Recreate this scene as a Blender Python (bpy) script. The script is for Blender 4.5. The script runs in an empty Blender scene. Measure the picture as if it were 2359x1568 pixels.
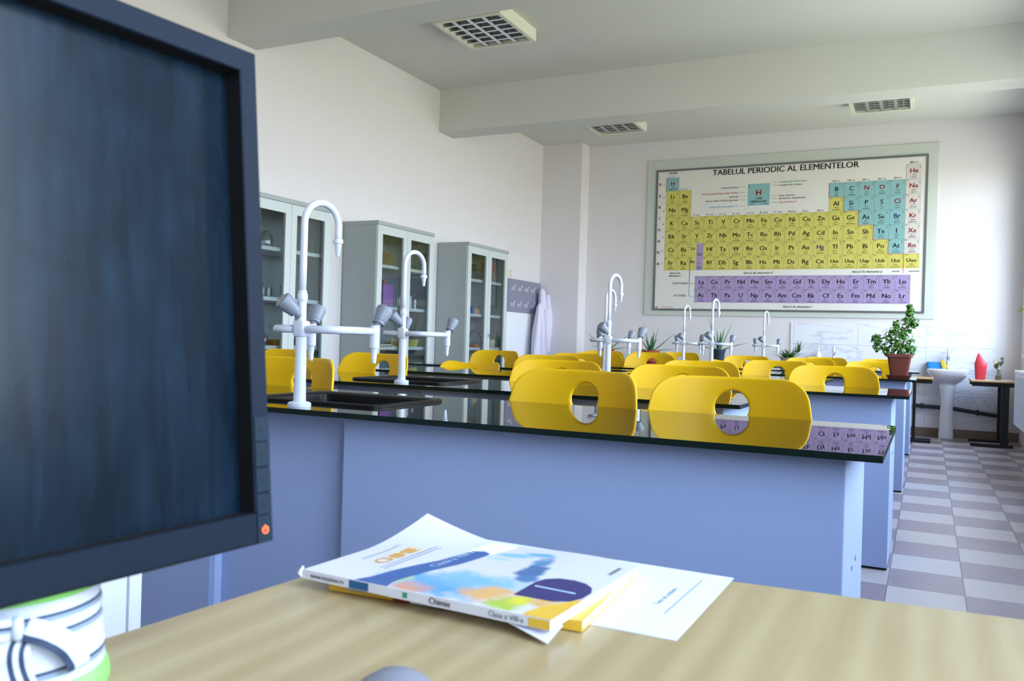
import bpy, bmesh, math, random
from mathutils import Vector, Matrix, noise

# ---------------------------------------------------------------- camera, world, light, exposure
scene = bpy.context.scene
COL = scene.collection
FPX = 1959.96
YAW, PITCH, ROLL = -0.4553, 0.0015, 0.0299
CAM = Vector((0, 0, 0.95))
sy, cy = math.sin(YAW), math.cos(YAW)
fwd = Vector((sy * math.cos(PITCH), cy * math.cos(PITCH), -math.sin(PITCH)))
r0 = Vector((cy, -sy, 0)); u0 = r0.cross(fwd)
rt = r0 * math.cos(ROLL) + u0 * math.sin(ROLL)
up = -r0 * math.sin(ROLL) + u0 * math.cos(ROLL)
cam_data = bpy.data.cameras.new('camera')
cam = bpy.data.objects.new('camera', cam_data); COL.objects.link(cam)
cam.matrix_world = Matrix(((rt.x, up.x, -fwd.x, CAM.x), (rt.y, up.y, -fwd.y, CAM.y), (rt.z, up.z, -fwd.z, CAM.z), (0, 0, 0, 1)))
cam_data.sensor_width = 36; cam_data.lens = FPX / 2359 * 36
cam_data.clip_start = 0.02; cam_data.clip_end = 200
cam_data.dof.use_dof = True; cam_data.dof.focus_distance = 2.7; cam_data.dof.aperture_fstop = 11
scene.camera = cam

world = bpy.data.worlds.new('sky'); scene.world = world; world.use_nodes = True
wn = world.node_tree.nodes; wl = world.node_tree.links; wn.clear()
wo = wn.new('ShaderNodeOutputWorld'); wb = wn.new('ShaderNodeBackground')
wt = wn.new('ShaderNodeTexCoord'); ws = wn.new('ShaderNodeSeparateXYZ'); wr = wn.new('ShaderNodeValToRGB')
wm = wn.new('ShaderNodeMath'); wm.operation = 'MULTIPLY_ADD'; wm.inputs[1].default_value = 0.5; wm.inputs[2].default_value = 0.5
wl.new(wt.outputs['Generated'], ws.inputs[0]); wl.new(ws.outputs['Z'], wm.inputs[0]); wl.new(wm.outputs[0], wr.inputs[0])
cr = wr.color_ramp
cr.elements[0].position = 0.0; cr.elements[0].color = (0.36, 0.37, 0.30, 1)
cr.elements[1].position = 1.0; cr.elements[1].color = (0.42, 0.62, 1.0, 1)
for p_, c_ in ((0.47, (0.40, 0.40, 0.32, 1)), (0.505, (0.80, 0.86, 0.95, 1)), (0.62, (0.68, 0.82, 1.0, 1))):
    e_ = cr.elements.new(p_); e_.color = c_
wb.inputs[1].default_value = 17.0
wl.new(wr.outputs[0], wb.inputs[0]); wl.new(wb.outputs[0], wo.inputs[0])

WALL_R = 0.90; WALL_L = -4.70; WALL_B = 10.65; WALL_F = -2.6; CEIL = 3.55
WINDOWS = [(-0.9, 1.10), (2.15, 4.4), (5.15, 7.55), (8.15, 10.35)]
WZ0, WZ1 = 0.95, 3.02
for k, (a, b) in enumerate(WINDOWS):
    ld = bpy.data.lights.new('window_daylight', 'AREA'); ld.shape = 'RECTANGLE'
    ld.size = WZ1 - WZ0; ld.size_y = b - a; ld.cycles.is_portal = True
    lo = bpy.data.objects.new('window_daylight', ld); COL.objects.link(lo)
    lo.location = (WALL_R + 0.30, (a + b) / 2, (WZ0 + WZ1) / 2); lo.rotation_euler = (0, math.pi / 2, 0)

vs = scene.view_settings
vs.view_transform = 'Standard'; vs.look = 'None'; vs.gamma = 1; vs.use_curve_mapping = False
vs.exposure = 0.0
scene.cycles.max_bounces = 7; scene.cycles.diffuse_bounces = 5; scene.cycles.glossy_bounces = 4
scene.cycles.transmission_bounces = 4; scene.cycles.transparent_max_bounces = 12
scene.cycles.caustics_reflective = False; scene.cycles.caustics_refractive = False
scene.cycles.sample_clamp_indirect = 6
scene.cycles.use_denoising = True
scene.cycles.use_adaptive_sampling = True; scene.cycles.adaptive_threshold = 0.02

# ---------------------------------------------------------------- materials
def lin(c):
    return tuple((v / 12.92 if v <= 0.04045 else ((v + 0.055) / 1.055) ** 2.4) for v in c)
def S(r, g, b): return lin((r / 255, g / 255, b / 255)) + (1,)
def mat(name, col, rough=0.5, metal=0.0, spec=0.5, ior=1.45, bump=0.0, bscale=200, var=0.0, vscale=3.0, coat=0.0, emit=None, estr=0, sheen=0):
    m = bpy.data.materials.new(name); m.use_nodes = True
    n = m.node_tree.nodes; l = m.node_tree.links; b = n['Principled BSDF']
    b.inputs['Base Color'].default_value = col
    b.inputs['Roughness'].default_value = rough; b.inputs['Metallic'].default_value = metal
    b.inputs['Specular IOR Level'].default_value = spec; b.inputs['IOR'].default_value = ior
    b.inputs['Coat Weight'].default_value = coat; b.inputs['Coat Roughness'].default_value = 0.05
    b.inputs['Sheen Weight'].default_value = sheen
    if emit: b.inputs['Emission Color'].default_value = emit; b.inputs['Emission Strength'].default_value = estr
    tc = n.new('ShaderNodeTexCoord')
    nz = n.new('ShaderNodeTexNoise'); nz.inputs['Scale'].default_value = vscale; nz.inputs['Detail'].default_value = 4
    l.new(tc.outputs['Object'], nz.inputs['Vector'])
    mx = n.new('ShaderNodeMix'); mx.data_type = 'RGBA'
    v = max(var, 0.015)
    mx.inputs['A'].default_value = tuple(c * (1 - v) for c in col[:3]) + (1,)
    mx.inputs['B'].default_value = tuple(min(1, c * (1 + v)) for c in col[:3]) + (1,)
    l.new(nz.outputs[0], mx.inputs[0]); l.new(mx.outputs['Result'], b.inputs['Base Color'])
    if bump:
        n2 = n.new('ShaderNodeTexNoise'); n2.inputs['Scale'].default_value = bscale; n2.inputs['Detail'].default_value = 2
        bp = n.new('ShaderNodeBump'); bp.inputs['Strength'].default_value = bump; bp.inputs['Distance'].default_value = 0.002
        l.new(tc.outputs['Object'], n2.inputs['Vector']); l.new(n2.outputs[0], bp.inputs['Height']); l.new(bp.outputs[0], b.inputs['Normal'])
    return m
def glass(name, tint=(0.9, 0.95, 0.95, 1), ior=1.5, rough=0.0, boost=1.0):
    m = bpy.data.materials.new(name); m.use_nodes = True
    n = m.node_tree.nodes; l = m.node_tree.links; n.clear()
    o = n.new('ShaderNodeOutputMaterial'); t = n.new('ShaderNodeBsdfTransparent'); g = n.new('ShaderNodeBsdfGlossy')
    mx = n.new('ShaderNodeMixShader'); ge = n.new('ShaderNodeNewGeometry'); dt = n.new('ShaderNodeVectorMath'); dt.operation = 'DOT_PRODUCT'
    l.new(ge.outputs['Normal'], dt.inputs[0]); l.new(ge.outputs['Incoming'], dt.inputs[1])
    def mm(op, a, b_):
        k = n.new('ShaderNodeMath'); k.operation = op
        for i, v in enumerate((a, b_)):
            if isinstance(v, (int, float)): k.inputs[i].default_value = v
            else: l.new(v, k.inputs[i])
        return k
    F0 = ((ior - 1) / (ior + 1)) ** 2
    f = mm('MULTIPLY_ADD', mm('POWER', mm('SUBTRACT', 1.0, mm('ABSOLUTE', dt.outputs['Value'], 0).outputs[0]).outputs[0], 5.0).outputs[0], 1 - F0)
    f.inputs[2].default_value = F0
    t.inputs[0].default_value = tint; g.inputs['Roughness'].default_value = rough
    mu = n.new('ShaderNodeMath'); mu.operation = 'MULTIPLY'; mu.inputs[1].default_value = boost; mu.use_clamp = True
    l.new(f.outputs[0], mu.inputs[0]); l.new(mu.outputs[0], mx.inputs[0])
    l.new(t.outputs[0], mx.inputs[1]); l.new(g.outputs[0], mx.inputs[2]); l.new(mx.outputs[0], o.inputs[0])
    return m

M = {}
M['wall'] = mat('wall_paint', S(226, 222, 224), 0.85, bump=0.15, bscale=120)
M['ceiling'] = mat('ceiling_paint', S(212, 213, 206), 0.9, bump=0.1, bscale=90)
M['skirting'] = mat('brown_skirting_tile', S(128, 112, 98), 0.45, var=0.1)
M['white_panel'] = mat('white_laminate', S(240, 242, 248), 0.35)
M['yellow'] = mat('yellow_plastic', (0.84, 0.49, 0.003, 1), 0.42, spec=0.3, var=0.04, bump=0.05, bscale=500)
M['steel'] = mat('grey_steel', S(150, 152, 158), 0.3, metal=0.9)
M['panel'] = mat('blue_grey_laminate', S(150, 168, 208), 0.42, bump=0.06, bscale=700)
M['panel_lit'] = mat('lit_laminate_side', S(182, 200, 232), 0.4)  # paler copy of the panel laminate, window light on side faces put into colour
M['glass_black'] = mat('black_glass', (0.004, 0.006, 0.006, 1), 0.015, spec=0.85, ior=1.6)
M['glass_edge'] = mat('dark_green_glass_edge', (0.001, 0.009, 0.008, 1), 0.35, spec=0.25)
M['sink'] = mat('black_composite', (0.004, 0.004, 0.005, 1), 0.38, spec=0.3)
M['tap'] = mat('white_lacquer', S(208, 214, 228), 0.25, coat=0.5)
M['knob'] = mat('grey_knob_plastic', S(126, 132, 144), 0.38)
M['cab'] = mat('grey_green_steel', S(160, 168, 166), 0.45)
M['cab_door'] = mat('light_grey_steel', S(196, 204, 202), 0.42)
M['cab_in'] = mat('grey_cabinet_inside', S(132, 142, 148), 0.6)
M['shelf'] = mat('white_steel_shelf', S(226, 230, 234), 0.4)
M['cab_glass'] = glass('cabinet_glass', (0.80, 0.84, 0.84, 1), 1.5, 0.0, 1.3)
M['clear'] = glass('clear_glassware', (0.84, 0.88, 0.88, 1), 1.5, 0.08, 5.0)
M['pane'] = glass('window_pane', (0.97, 0.98, 0.98, 1), 1.45, 0.0)
M['pvc'] = mat('white_pvc', S(235, 237, 240), 0.35)
M['hookboard'] = mat('grey_violet_laminate', S(138, 138, 158), 0.5)
M['hook_metal'] = mat('satin_hook_metal', S(236, 236, 242), 0.25, metal=0.1)
M['chrome'] = mat('chrome', S(215, 218, 224), 0.12, metal=1)
M['coat'] = mat('white_cotton', S(226, 222, 240), 0.9, bump=0.2, bscale=300, sheen=0.3)
M['frame'] = mat('aluminium_frame', S(120, 124, 124), 0.35, metal=0.6)
M['board'] = mat('pale_board', S(202, 208, 200), 0.55)
M['poster'] = mat('poster_white', S(228, 226, 220), 0.5)
M['p_yellow'] = mat('print_yellow', S(210, 202, 104), 0.5)
M['p_teal'] = mat('print_teal', S(138, 186, 188), 0.5)
M['p_violet'] = mat('print_violet', S(168, 150, 194), 0.5)
M['p_grey'] = mat('print_pale', S(214, 208, 204), 0.5)
M['p_line'] = mat('print_line', S(96, 96, 84), 0.6)
M['t_black'] = mat('ink_black', S(40, 38, 36), 0.6)
M['t_red'] = mat('ink_red', S(205, 42, 44), 0.6)
M['t_blue'] = mat('ink_blue', S(40, 50, 160), 0.6)
M['t_green'] = mat('ink_green', S(60, 165, 80), 0.6)
M['t_lblue'] = mat('ink_light_blue', S(70, 160, 205), 0.6)
M['t_purple'] = mat('ink_purple', S(120, 50, 110), 0.6)
M['t_pale'] = mat('ink_pale_olive', S(130, 132, 70), 0.6)
M['terracotta'] = mat('terracotta', S(176, 76, 52), 0.7, var=0.08)
M['brown_pot'] = mat('brown_plastic', S(112, 58, 46), 0.45)
M['blue_pot'] = mat('dark_blue_plastic', S(34, 50, 72), 0.35)
M['grey_pot'] = mat('grey_plastic_pot', S(150, 148, 146), 0.5)
M['soil'] = mat('soil', S(60, 46, 36), 0.95, var=0.3, vscale=60)
M['leaf'] = mat('green_leaf', S(46, 96, 30), 0.5, var=0.45, vscale=18)
M['leaf_light'] = mat('light_green_leaf', S(104, 158, 40), 0.5, var=0.2, vscale=18)
M['leaf_dark'] = mat('dark_olive_leaf', S(78, 96, 46), 0.55, var=0.35, vscale=20)
M['aloe'] = mat('aloe_leaf', S(72, 122, 84), 0.45, var=0.2, vscale=12)
M['stem'] = mat('plant_stem', S(120, 128, 70), 0.6)
M['flower'] = mat('yellow_flower', S(225, 205, 90), 0.6)
M['ceramic'] = mat('white_ceramic', S(232, 234, 244), 0.12, coat=0.5)
M['blue_plastic'] = mat('blue_plastic', S(40, 130, 190), 0.4)
M['yellow_cloth'] = mat('yellow_cloth', S(210, 185, 70), 0.9)
M['red_vase'] = mat('red_glazed', S(212, 60, 70), 0.3)
M['sill_leaf'] = mat('lime_leaf', S(160, 208, 60), 0.5, var=0.15)
M['pipe'] = mat('dark_grey_pipe', S(44, 50, 60), 0.4)
M['black_steel'] = mat('black_steel', S(16, 18, 22), 0.4)
M['beige_top'] = mat('beige_laminate', S(206, 190, 160), 0.4, var=0.05)
M['wood_edge'] = mat('orange_wood_edge', S(196, 152, 98), 0.5)
M['radiator'] = mat('white_enamel', S(226, 230, 232), 0.3)
M['cream'] = mat('cream_plastic', S(222, 216, 190), 0.5)
M['paper'] = mat('white_paper', S(226, 232, 246), 0.6)
M['page'] = mat('page_edges', S(238, 240, 246), 0.8, var=0.04, vscale=400)
M['foil'] = glass('clear_plastic_cover', (0.96, 0.97, 0.98, 1), 1.4, 0.15, 1.5)
M['book_yellow'] = mat('book_yellow', S(232, 186, 62), 0.35)
M['book_blue'] = mat('book_blue', S(34, 92, 140), 0.35)
M['book_red'] = mat('book_dark_red', S(140, 34, 30), 0.35)
M['book_green'] = mat('book_green', S(60, 150, 110), 0.4)
M['book_white'] = mat('book_white', S(222, 222, 232), 0.3, coat=0.3)
M['banner'] = mat('banner_blue', S(44, 90, 158), 0.35)
M['navy'] = mat('ink_navy', S(50, 48, 110), 0.4)
M['t_orange'] = mat('ink_orange', S(240, 176, 52), 0.5)
M['t_white'] = mat('ink_white', S(190, 215, 235), 0.5)
M['t_grey'] = mat('ink_grey', S(120, 128, 145), 0.5)
M['bezel'] = mat('charcoal_blue_plastic', S(8, 22, 38), 0.48, spec=0.2, bump=0.35, bscale=900)
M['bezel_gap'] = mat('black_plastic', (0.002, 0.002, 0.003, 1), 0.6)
M['bezel_button'] = mat('button_plastic', S(16, 36, 50), 0.45, spec=0.25, bump=0.3, bscale=900)
M['led'] = mat('orange_led', S(255, 90, 50), 0.5, emit=(1.0, 0.12, 0.04, 1), estr=2.2)
M['pot_green'] = mat('lime_green_plastic', S(140, 214, 110), 0.4)
M['ribbon'] = mat('white_woven_ribbon', S(205, 210, 220), 0.8, bump=0.4, bscale=700)
M['stripe_dark'] = mat('ribbon_dark_stripe', S(46, 58, 82), 0.7)
M['stripe_grey'] = mat('ribbon_grey_stripe', S(138, 152, 170), 0.7)
M['mouse'] = mat('grey_mouse_plastic', S(136, 138, 152), 0.35)
M['lamp_body'] = mat('lamp_white_enamel', S(222, 224, 206), 0.5)
M['louver'] = mat('mirror_louver', S(196, 200, 206), 0.18, metal=0.95)
M['lamp_dark'] = mat('lamp_inner', S(120, 124, 132), 0.5)
M['tube'] = mat('unlit_tube', S(235, 238, 240), 0.4)
M['cardboard'] = mat('cardboard', S(126, 104, 70), 0.85)
M['brown_thing'] = mat('brown_wood', S(120, 80, 44), 0.6)
M['purple'] = mat('purple_print', S(168, 112, 190), 0.5, var=0.35, vscale=40)
M['red_box'] = mat('red_print', S(170, 62, 44), 0.5, var=0.2, vscale=30)
M['blue_bottle'] = mat('blue_bottle', S(50, 130, 196), 0.4)
M['yellow_bottle'] = mat('yellow_bottle', S(220, 184, 70), 0.4)
M['pink_bottle'] = mat('pink_bottle', S(214, 150, 160), 0.4)
M['yellow_rack'] = mat('pale_yellow_plastic', S(206, 196, 110), 0.45)
M['orange_block'] = mat('orange_block', S(190, 96, 50), 0.5)

# desk wood
def wood_mat():
    m = bpy.data.materials.new('pale_beech_laminate'); m.use_nodes = True
    n = m.node_tree.nodes; l = m.node_tree.links; b = n['Principled BSDF']
    tc = n.new('ShaderNodeTexCoord'); mp = n.new('ShaderNodeMapping'); mp.inputs['Rotation'].default_value = (0, 0, 0.12)
    mp.inputs['Scale'].default_value = (30, 2.6, 1)
    nz = n.new('ShaderNodeTexNoise'); nz.inputs['Scale'].default_value = 1.6; nz.inputs['Detail'].default_value = 5; nz.inputs['Distortion'].default_value = 0.6
    wv = n.new('ShaderNodeTexWave'); wv.inputs['Scale'].default_value = 0.28; wv.inputs['Distortion'].default_value = 9; wv.inputs['Detail'].default_value = 2
    wv.inputs['Detail Scale'].default_value = 0.5
    r = n.new('ShaderNodeValToRGB'); r.color_ramp.elements[0].color = S(172, 150, 110); r.color_ramp.elements[0].position = 0.3
    r.color_ramp.elements[1].color = S(186, 166, 126); r.color_ramp.elements[1].position = 0.72
    mx = n.new('ShaderNodeMix'); mx.data_type = 'FLOAT'; mx.inputs[0].default_value = 0.3
    l.new(tc.outputs['Object'], mp.inputs[0]); l.new(mp.outputs[0], nz.inputs[0]); l.new(mp.outputs[0], wv.inputs[0])
    l.new(nz.outputs[0], mx.inputs[2]); l.new(wv.outputs[1], mx.inputs[3]); l.new(mx.outputs[0], r.inputs[0])
    l.new(r.outputs[0], b.inputs['Base Color']); b.inputs['Roughness'].default_value = 0.24
    b.inputs['Specular IOR Level'].default_value = 0.5
    return m
M['wood'] = wood_mat()

def floor_mat():
    m = bpy.data.materials.new('checkered_floor_tiles'); m.use_nodes = True
    n = m.node_tree.nodes; l = m.node_tree.links; b = n['Principled BSDF']
    tc = n.new('ShaderNodeTexCoord'); sp = n.new('ShaderNodeSeparateXYZ'); l.new(tc.outputs['Object'], sp.inputs[0])
    def m2(op, a, bb=None):
        k = n.new('ShaderNodeMath'); k.operation = op
        for i, v in enumerate((a, bb)):
            if v is None: continue
            if isinstance(v, (int, float)): k.inputs[i].default_value = v
            else: l.new(v, k.inputs[i])
        return k.outputs[0]
    fx = m2('DIVIDE', m2('SUBTRACT', sp.outputs[0], 0.155), 0.28)
    fy = m2('DIVIDE', m2('SUBTRACT', sp.outputs[1], 5.29), 0.303)
    par = m2('FLOORED_MODULO', m2('ADD', m2('FLOOR', fx), m2('FLOOR', fy)), 2.0)
    gx = m2('MINIMUM', m2('FRACT', fx), m2('SUBTRACT', 1.0, m2('FRACT', fx)))
    gy = m2('MINIMUM', m2('FRACT', fy), m2('SUBTRACT', 1.0, m2('FRACT', fy)))
    grout = m2('LESS_THAN', m2('MINIMUM', gx, gy), 0.010)
    nz = n.new('ShaderNodeTexNoise'); nz.inputs['Scale'].default_value = 5; nz.inputs['Detail'].default_value = 6
    l.new(tc.outputs['Object'], nz.inputs[0])
    def mixc(f, a, c):
        k = n.new('ShaderNodeMix'); k.data_type = 'RGBA'; k.inputs['A'].default_value = (0, 0, 0, 1)
        for nm, v in ((0, f), ('A', a), ('B', c)):
            if isinstance(v, (int, float, tuple)): k.inputs[nm].default_value = v
            else: l.new(v, k.inputs[nm])
        return k.outputs['Result']
    dark = mixc(nz.outputs[0], S(134, 118, 127), S(150, 134, 141))
    light = mixc(nz.outputs[0], S(178, 167, 166), S(192, 182, 179))
    c = mixc(par, dark, light); c = mixc(grout, c, S(112, 100, 100))
    l.new(c, b.inputs['Base Color']); b.inputs['Roughness'].default_value = 0.3
    return m
M['floor'] = floor_mat()

def tile_mat():
    m = bpy.data.materials.new('marbled_wall_tiles'); m.use_nodes = True
    n = m.node_tree.nodes; l = m.node_tree.links; b = n['Principled BSDF']
    tc = n.new('ShaderNodeTexCoord'); sp = n.new('ShaderNodeSeparateXYZ'); l.new(tc.outputs['Object'], sp.inputs[0])
    def m2(op, a, bb=None):
        k = n.new('ShaderNodeMath'); k.operation = op
        for i, v in enumerate((a, bb)):
            if v is None: continue
            if isinstance(v, (int, float)): k.inputs[i].default_value = v
            else: l.new(v, k.inputs[i])
        return k.outputs[0]
    fx = m2('FRACT', m2('DIVIDE', m2('ADD', sp.outputs[0], 10.0 + 0.035), 0.715))
    fz = m2('FRACT', m2('DIVIDE', sp.outputs[2], 0.25))
    gx = m2('MINIMUM', m2('MULTIPLY', fx, 0.715), m2('MULTIPLY', m2('SUBTRACT', 1.0, fx), 0.715))
    gz = m2('MINIMUM', m2('MULTIPLY', fz, 0.25), m2('MULTIPLY', m2('SUBTRACT', 1.0, fz), 0.25))
    grout = m2('LESS_THAN', m2('MINIMUM', gx, gz), 0.0025)
    mp = n.new('ShaderNodeMapping'); mp.inputs['Rotation'].default_value = (0, 0.6, 0); mp.inputs['Scale'].default_value = (1, 1, 3.2)
    nz = n.new('ShaderNodeTexNoise'); nz.inputs['Scale'].default_value = 1.6; nz.inputs['Detail'].default_value = 8; nz.inputs['Distortion'].default_value = 1.2
    l.new(tc.outputs['Object'], mp.inputs[0]); l.new(mp.outputs[0], nz.inputs[0])
    r = n.new('ShaderNodeValToRGB'); e = r.color_ramp.elements
    e[0].position = 0.47; e[0].color = S(232, 232, 240); e[1].position = 0.53; e[1].color = S(232, 232, 240)
    q = e.new(0.5); q.color = S(204, 208, 218)
    l.new(nz.outputs[0], r.inputs[0])
    k = n.new('ShaderNodeMix'); k.data_type = 'RGBA'; k.inputs['B'].default_value = S(190, 194, 204)
    l.new(grout, k.inputs[0]); l.new(r.outputs[0], k.inputs['A']); l.new(k.outputs['Result'], b.inputs['Base Color'])
    b.inputs['Roughness'].default_value = 0.15
    return m
M['tiles'] = tile_mat()

def screen_mat():
    m = bpy.data.materials.new('smeared_dark_screen'); m.use_nodes = True
    n = m.node_tree.nodes; l = m.node_tree.links; b = n['Principled BSDF']
    tc = n.new('ShaderNodeTexCoord')
    mp = n.new('ShaderNodeMapping'); mp.inputs['Scale'].default_value = (24, 1, 2.4); mp.inputs['Rotation'].default_value = (0, 0.12, 0)
    nz = n.new('ShaderNodeTexNoise'); nz.inputs['Scale'].default_value = 3.0; nz.inputs['Detail'].default_value = 6; nz.inputs['Distortion'].default_value = 0.7
    mp2 = n.new('ShaderNodeMapping'); mp2.inputs['Scale'].default_value = (7, 1, 5); mp2.inputs['Rotation'].default_value = (0, -0.7, 0)
    n3 = n.new('ShaderNodeTexNoise'); n3.inputs['Scale'].default_value = 2.2; n3.inputs['Detail'].default_value = 5; n3.inputs['Distortion'].default_value = 1.0
    l.new(tc.outputs['Object'], mp.inputs[0]); l.new(mp.outputs[0], nz.inputs[0])
    l.new(tc.outputs['Object'], mp2.inputs[0]); l.new(mp2.outputs[0], n3.inputs[0])
    mu = n.new('ShaderNodeMath'); mu.operation = 'MULTIPLY'; l.new(nz.outputs[0], mu.inputs[0]); l.new(n3.outputs[0], mu.inputs[1])
    r = n.new('ShaderNodeValToRGB'); r.color_ramp.elements[0].position = 0.15; r.color_ramp.elements[0].color = S(4, 17, 28)
    r.color_ramp.elements[1].position = 0.72; r.color_ramp.elements[1].color = S(24, 45, 62)
    l.new(mu.outputs[0], r.inputs[0]); l.new(r.outputs[0], b.inputs['Base Color'])
    b.inputs['Roughness'].default_value = 0.25; b.inputs['Specular IOR Level'].default_value = 0.28
    return m
M['screen'] = screen_mat()

# ---------------------------------------------------------------- helpers
def tag(o, label=None, cat=None, group=None, kind=None):
    if label: o['label'] = label
    if cat: o['category'] = cat
    if group: o['group'] = group
    if kind: o['kind'] = kind
    return o
def obj(name, bm, mats, parent=None, smooth=False, auto=None, loc=None):
    me = bpy.data.meshes.new(name)
    bmesh.ops.recalc_face_normals(bm, faces=bm.faces)
    bm.to_mesh(me); bm.free()
    if not isinstance(mats, (list, tuple)): mats = [mats]
    for m in mats: me.materials.append(M[m] if isinstance(m, str) else m)
    o = bpy.data.objects.new(name, me); COL.objects.link(o)
    if parent: o.parent = parent
    if loc: o.location = loc
    if smooth:
        me.polygons.foreach_set('use_smooth', [True] * len(me.polygons))
        if auto:
            me.set_sharp_from_angle(angle=math.radians(auto))
    return o
def empty(name, loc=(0, 0, 0), rz=0, label=None, cat=None, group=None):
    o = bpy.data.objects.new(name, None); COL.objects.link(o); o.location = loc; o.rotation_euler = (0, 0, rz)
    o.empty_display_size = 0.05
    return tag(o, label, cat, group)
def dup(root, loc, rot, label, group=None, cat=None):
    r = root.copy(); COL.objects.link(r); r.location = loc; r.rotation_euler = rot; r['label'] = label
    if group: r['group'] = group
    for ch in root.children:
        c = ch.copy(); COL.objects.link(c); c.parent = r
        for g in ch.children:
            d = g.copy(); COL.objects.link(d); d.parent = c
    return r
def NB(): return bmesh.new()
def box(bm, x0, x1, y0, y1, z0, z1, mi=0, bev=0.0):
    vs_ = [bm.verts.new(p) for p in ((x0, y0, z0), (x1, y0, z0), (x1, y1, z0), (x0, y1, z0), (x0, y0, z1), (x1, y0, z1), (x1, y1, z1), (x0, y1, z1))]
    fs = []
    for q in ((0, 3, 2, 1), (4, 5, 6, 7), (0, 1, 5, 4), (1, 2, 6, 5), (2, 3, 7, 6), (3, 0, 4, 7)):
        f = bm.faces.new([vs_[i] for i in q]); f.material_index = mi; fs.append(f)
    if bev:
        es = list({e for f in fs for e in f.edges})
        r = bmesh.ops.bevel(bm, geom=es, offset=bev, segments=2, affect='EDGES', profile=0.5)
        for f in r['faces']: f.material_index = mi
    return vs_
def hexa(bm, low, high, mi=0):
    """prism from two lists of points (same length)"""
    a = [bm.verts.new(p) for p in low]; b = [bm.verts.new(p) for p in high]; n_ = len(a)
    fs = [bm.faces.new(a[::-1]), bm.faces.new(b)]
    for i in range(n_): fs.append(bm.faces.new((a[i], a[(i + 1) % n_], b[(i + 1) % n_], b[i])))
    for f in fs: f.material_index = mi
    return fs
def frame_of(d):
    d = d.normalized(); a = Vector((0, 0, 1)) if abs(d.z) < 0.9 else Vector((1, 0, 0))
    x = a.cross(d).normalized(); return x, d.cross(x).normalized()
def tube(bm, pts, rad, seg=12, mi=0, cap=True):
    pts = [Vector(p) for p in pts]; n_ = len(pts)
    rads = rad if isinstance(rad, (list, tuple)) else [rad] * n_
    rings = []; x = None
    for i, p in enumerate(pts):
        d = (pts[min(i + 1, n_ - 1)] - pts[max(i - 1, 0)])
        if d.length < 1e-9: d = Vector((0, 0, 1))
        d.normalize()
        if x is None: x, y = frame_of(d)
        else:
            x = (x - d * x.dot(d)).normalized(); y = d.cross(x)
        rings.append([bm.verts.new(p + (x * math.cos(2 * math.pi * k / seg) + y * math.sin(2 * math.pi * k / seg)) * rads[i]) for k in range(seg)])
    for a, b in zip(rings, rings[1:]):
        for k in range(seg):
            f = bm.faces.new((a[k], a[(k + 1) % seg], b[(k + 1) % seg], b[k])); f.material_index = mi
    if cap:
        f = bm.faces.new(rings[0][::-1]); f.material_index = mi; f = bm.faces.new(rings[-1]); f.material_index = mi
def lathe(bm, prof, c=(0, 0, 0), seg=24, mi=0, sx=1, sy=1, mat4=None):
    """prof: list of (r, z)"""
    rings = []
    for r_, z_ in prof:
        rings.append([bm.verts.new((c[0] + sx * r_ * math.cos(2 * math.pi * k / seg), c[1] + sy * r_ * math.sin(2 * math.pi * k / seg), c[2] + z_)) for k in range(seg)])
    for a, b in zip(rings, rings[1:]):
        for k in range(seg):
            f = bm.faces.new((a[k], a[(k + 1) % seg], b[(k + 1) % seg], b[k])); f.material_index = mi
    f = bm.faces.new(rings[0][::-1]); f.material_index = mi; f = bm.faces.new(rings[-1]); f.material_index = mi
    if mat4:
        for rg in rings:
            for v in rg: v.co = mat4 @ v.co
def sq_loft(bm, secs, mi=0, seg=32, n_exp=5):
    """superellipse sections (hx, hy, z, cx, cy)"""
    rings = []
    for hx, hy, z, cx, cy_ in secs:
        rg = []
        for k in range(seg):
            t = 2 * math.pi * k / seg; c_, s_ = math.cos(t), math.sin(t)
            rg.append(bm.verts.new((cx + hx * math.copysign(abs(c_) ** (2 / n_exp), c_), cy_ + hy * math.copysign(abs(s_) ** (2 / n_exp), s_), z)))
        rings.append(rg)
    for a, b in zip(rings, rings[1:]):
        for k in range(seg):
            f = bm.faces.new((a[k], a[(k + 1) % seg], b[(k + 1) % seg], b[k])); f.material_index = mi
    f = bm.faces.new(rings[0][::-1]); f.material_index = mi; f = bm.faces.new(rings[-1]); f.material_index = mi
def arc(c, r, a0, a1, n_, ux, uy):
    ux = Vector(ux); uy = Vector(uy); c = Vector(c)
    return [c + ux * r * math.cos(a0 + (a1 - a0) * i / n_) + uy * r * math.sin(a0 + (a1 - a0) * i / n_) for i in range(n_ + 1)]

def text_into(bm, s, size, mtx, mi, align='CENTER', bold=0.0, res=2):
    cu = bpy.data.curves.new('t', 'FONT'); cu.body = s; cu.size = size; cu.align_x = align; cu.align_y = 'CENTER'
    cu.resolution_u = res
    to = bpy.data.objects.new('t', cu); COL.objects.link(to)
    me = bpy.data.meshes.new_from_object(to)
    me.transform(mtx)
    n0 = len(bm.faces)
    shifts = (-0.9, 0.9) if bold >= 0.01 else (0,)
    ax_ = (mtx.to_3x3() @ Vector((1, 0, 0))).normalized()
    for sh in shifts:
        m2_ = me.copy(); m2_.transform(Matrix.Translation(ax_ * sh * bold * size)); bm.from_mesh(m2_); bpy.data.meshes.remove(m2_)
    bm.faces.ensure_lookup_table()
    for f in bm.faces[n0:]: f.material_index = mi
    bpy.data.objects.remove(to); bpy.data.curves.remove(cu); bpy.data.meshes.remove(me)

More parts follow.
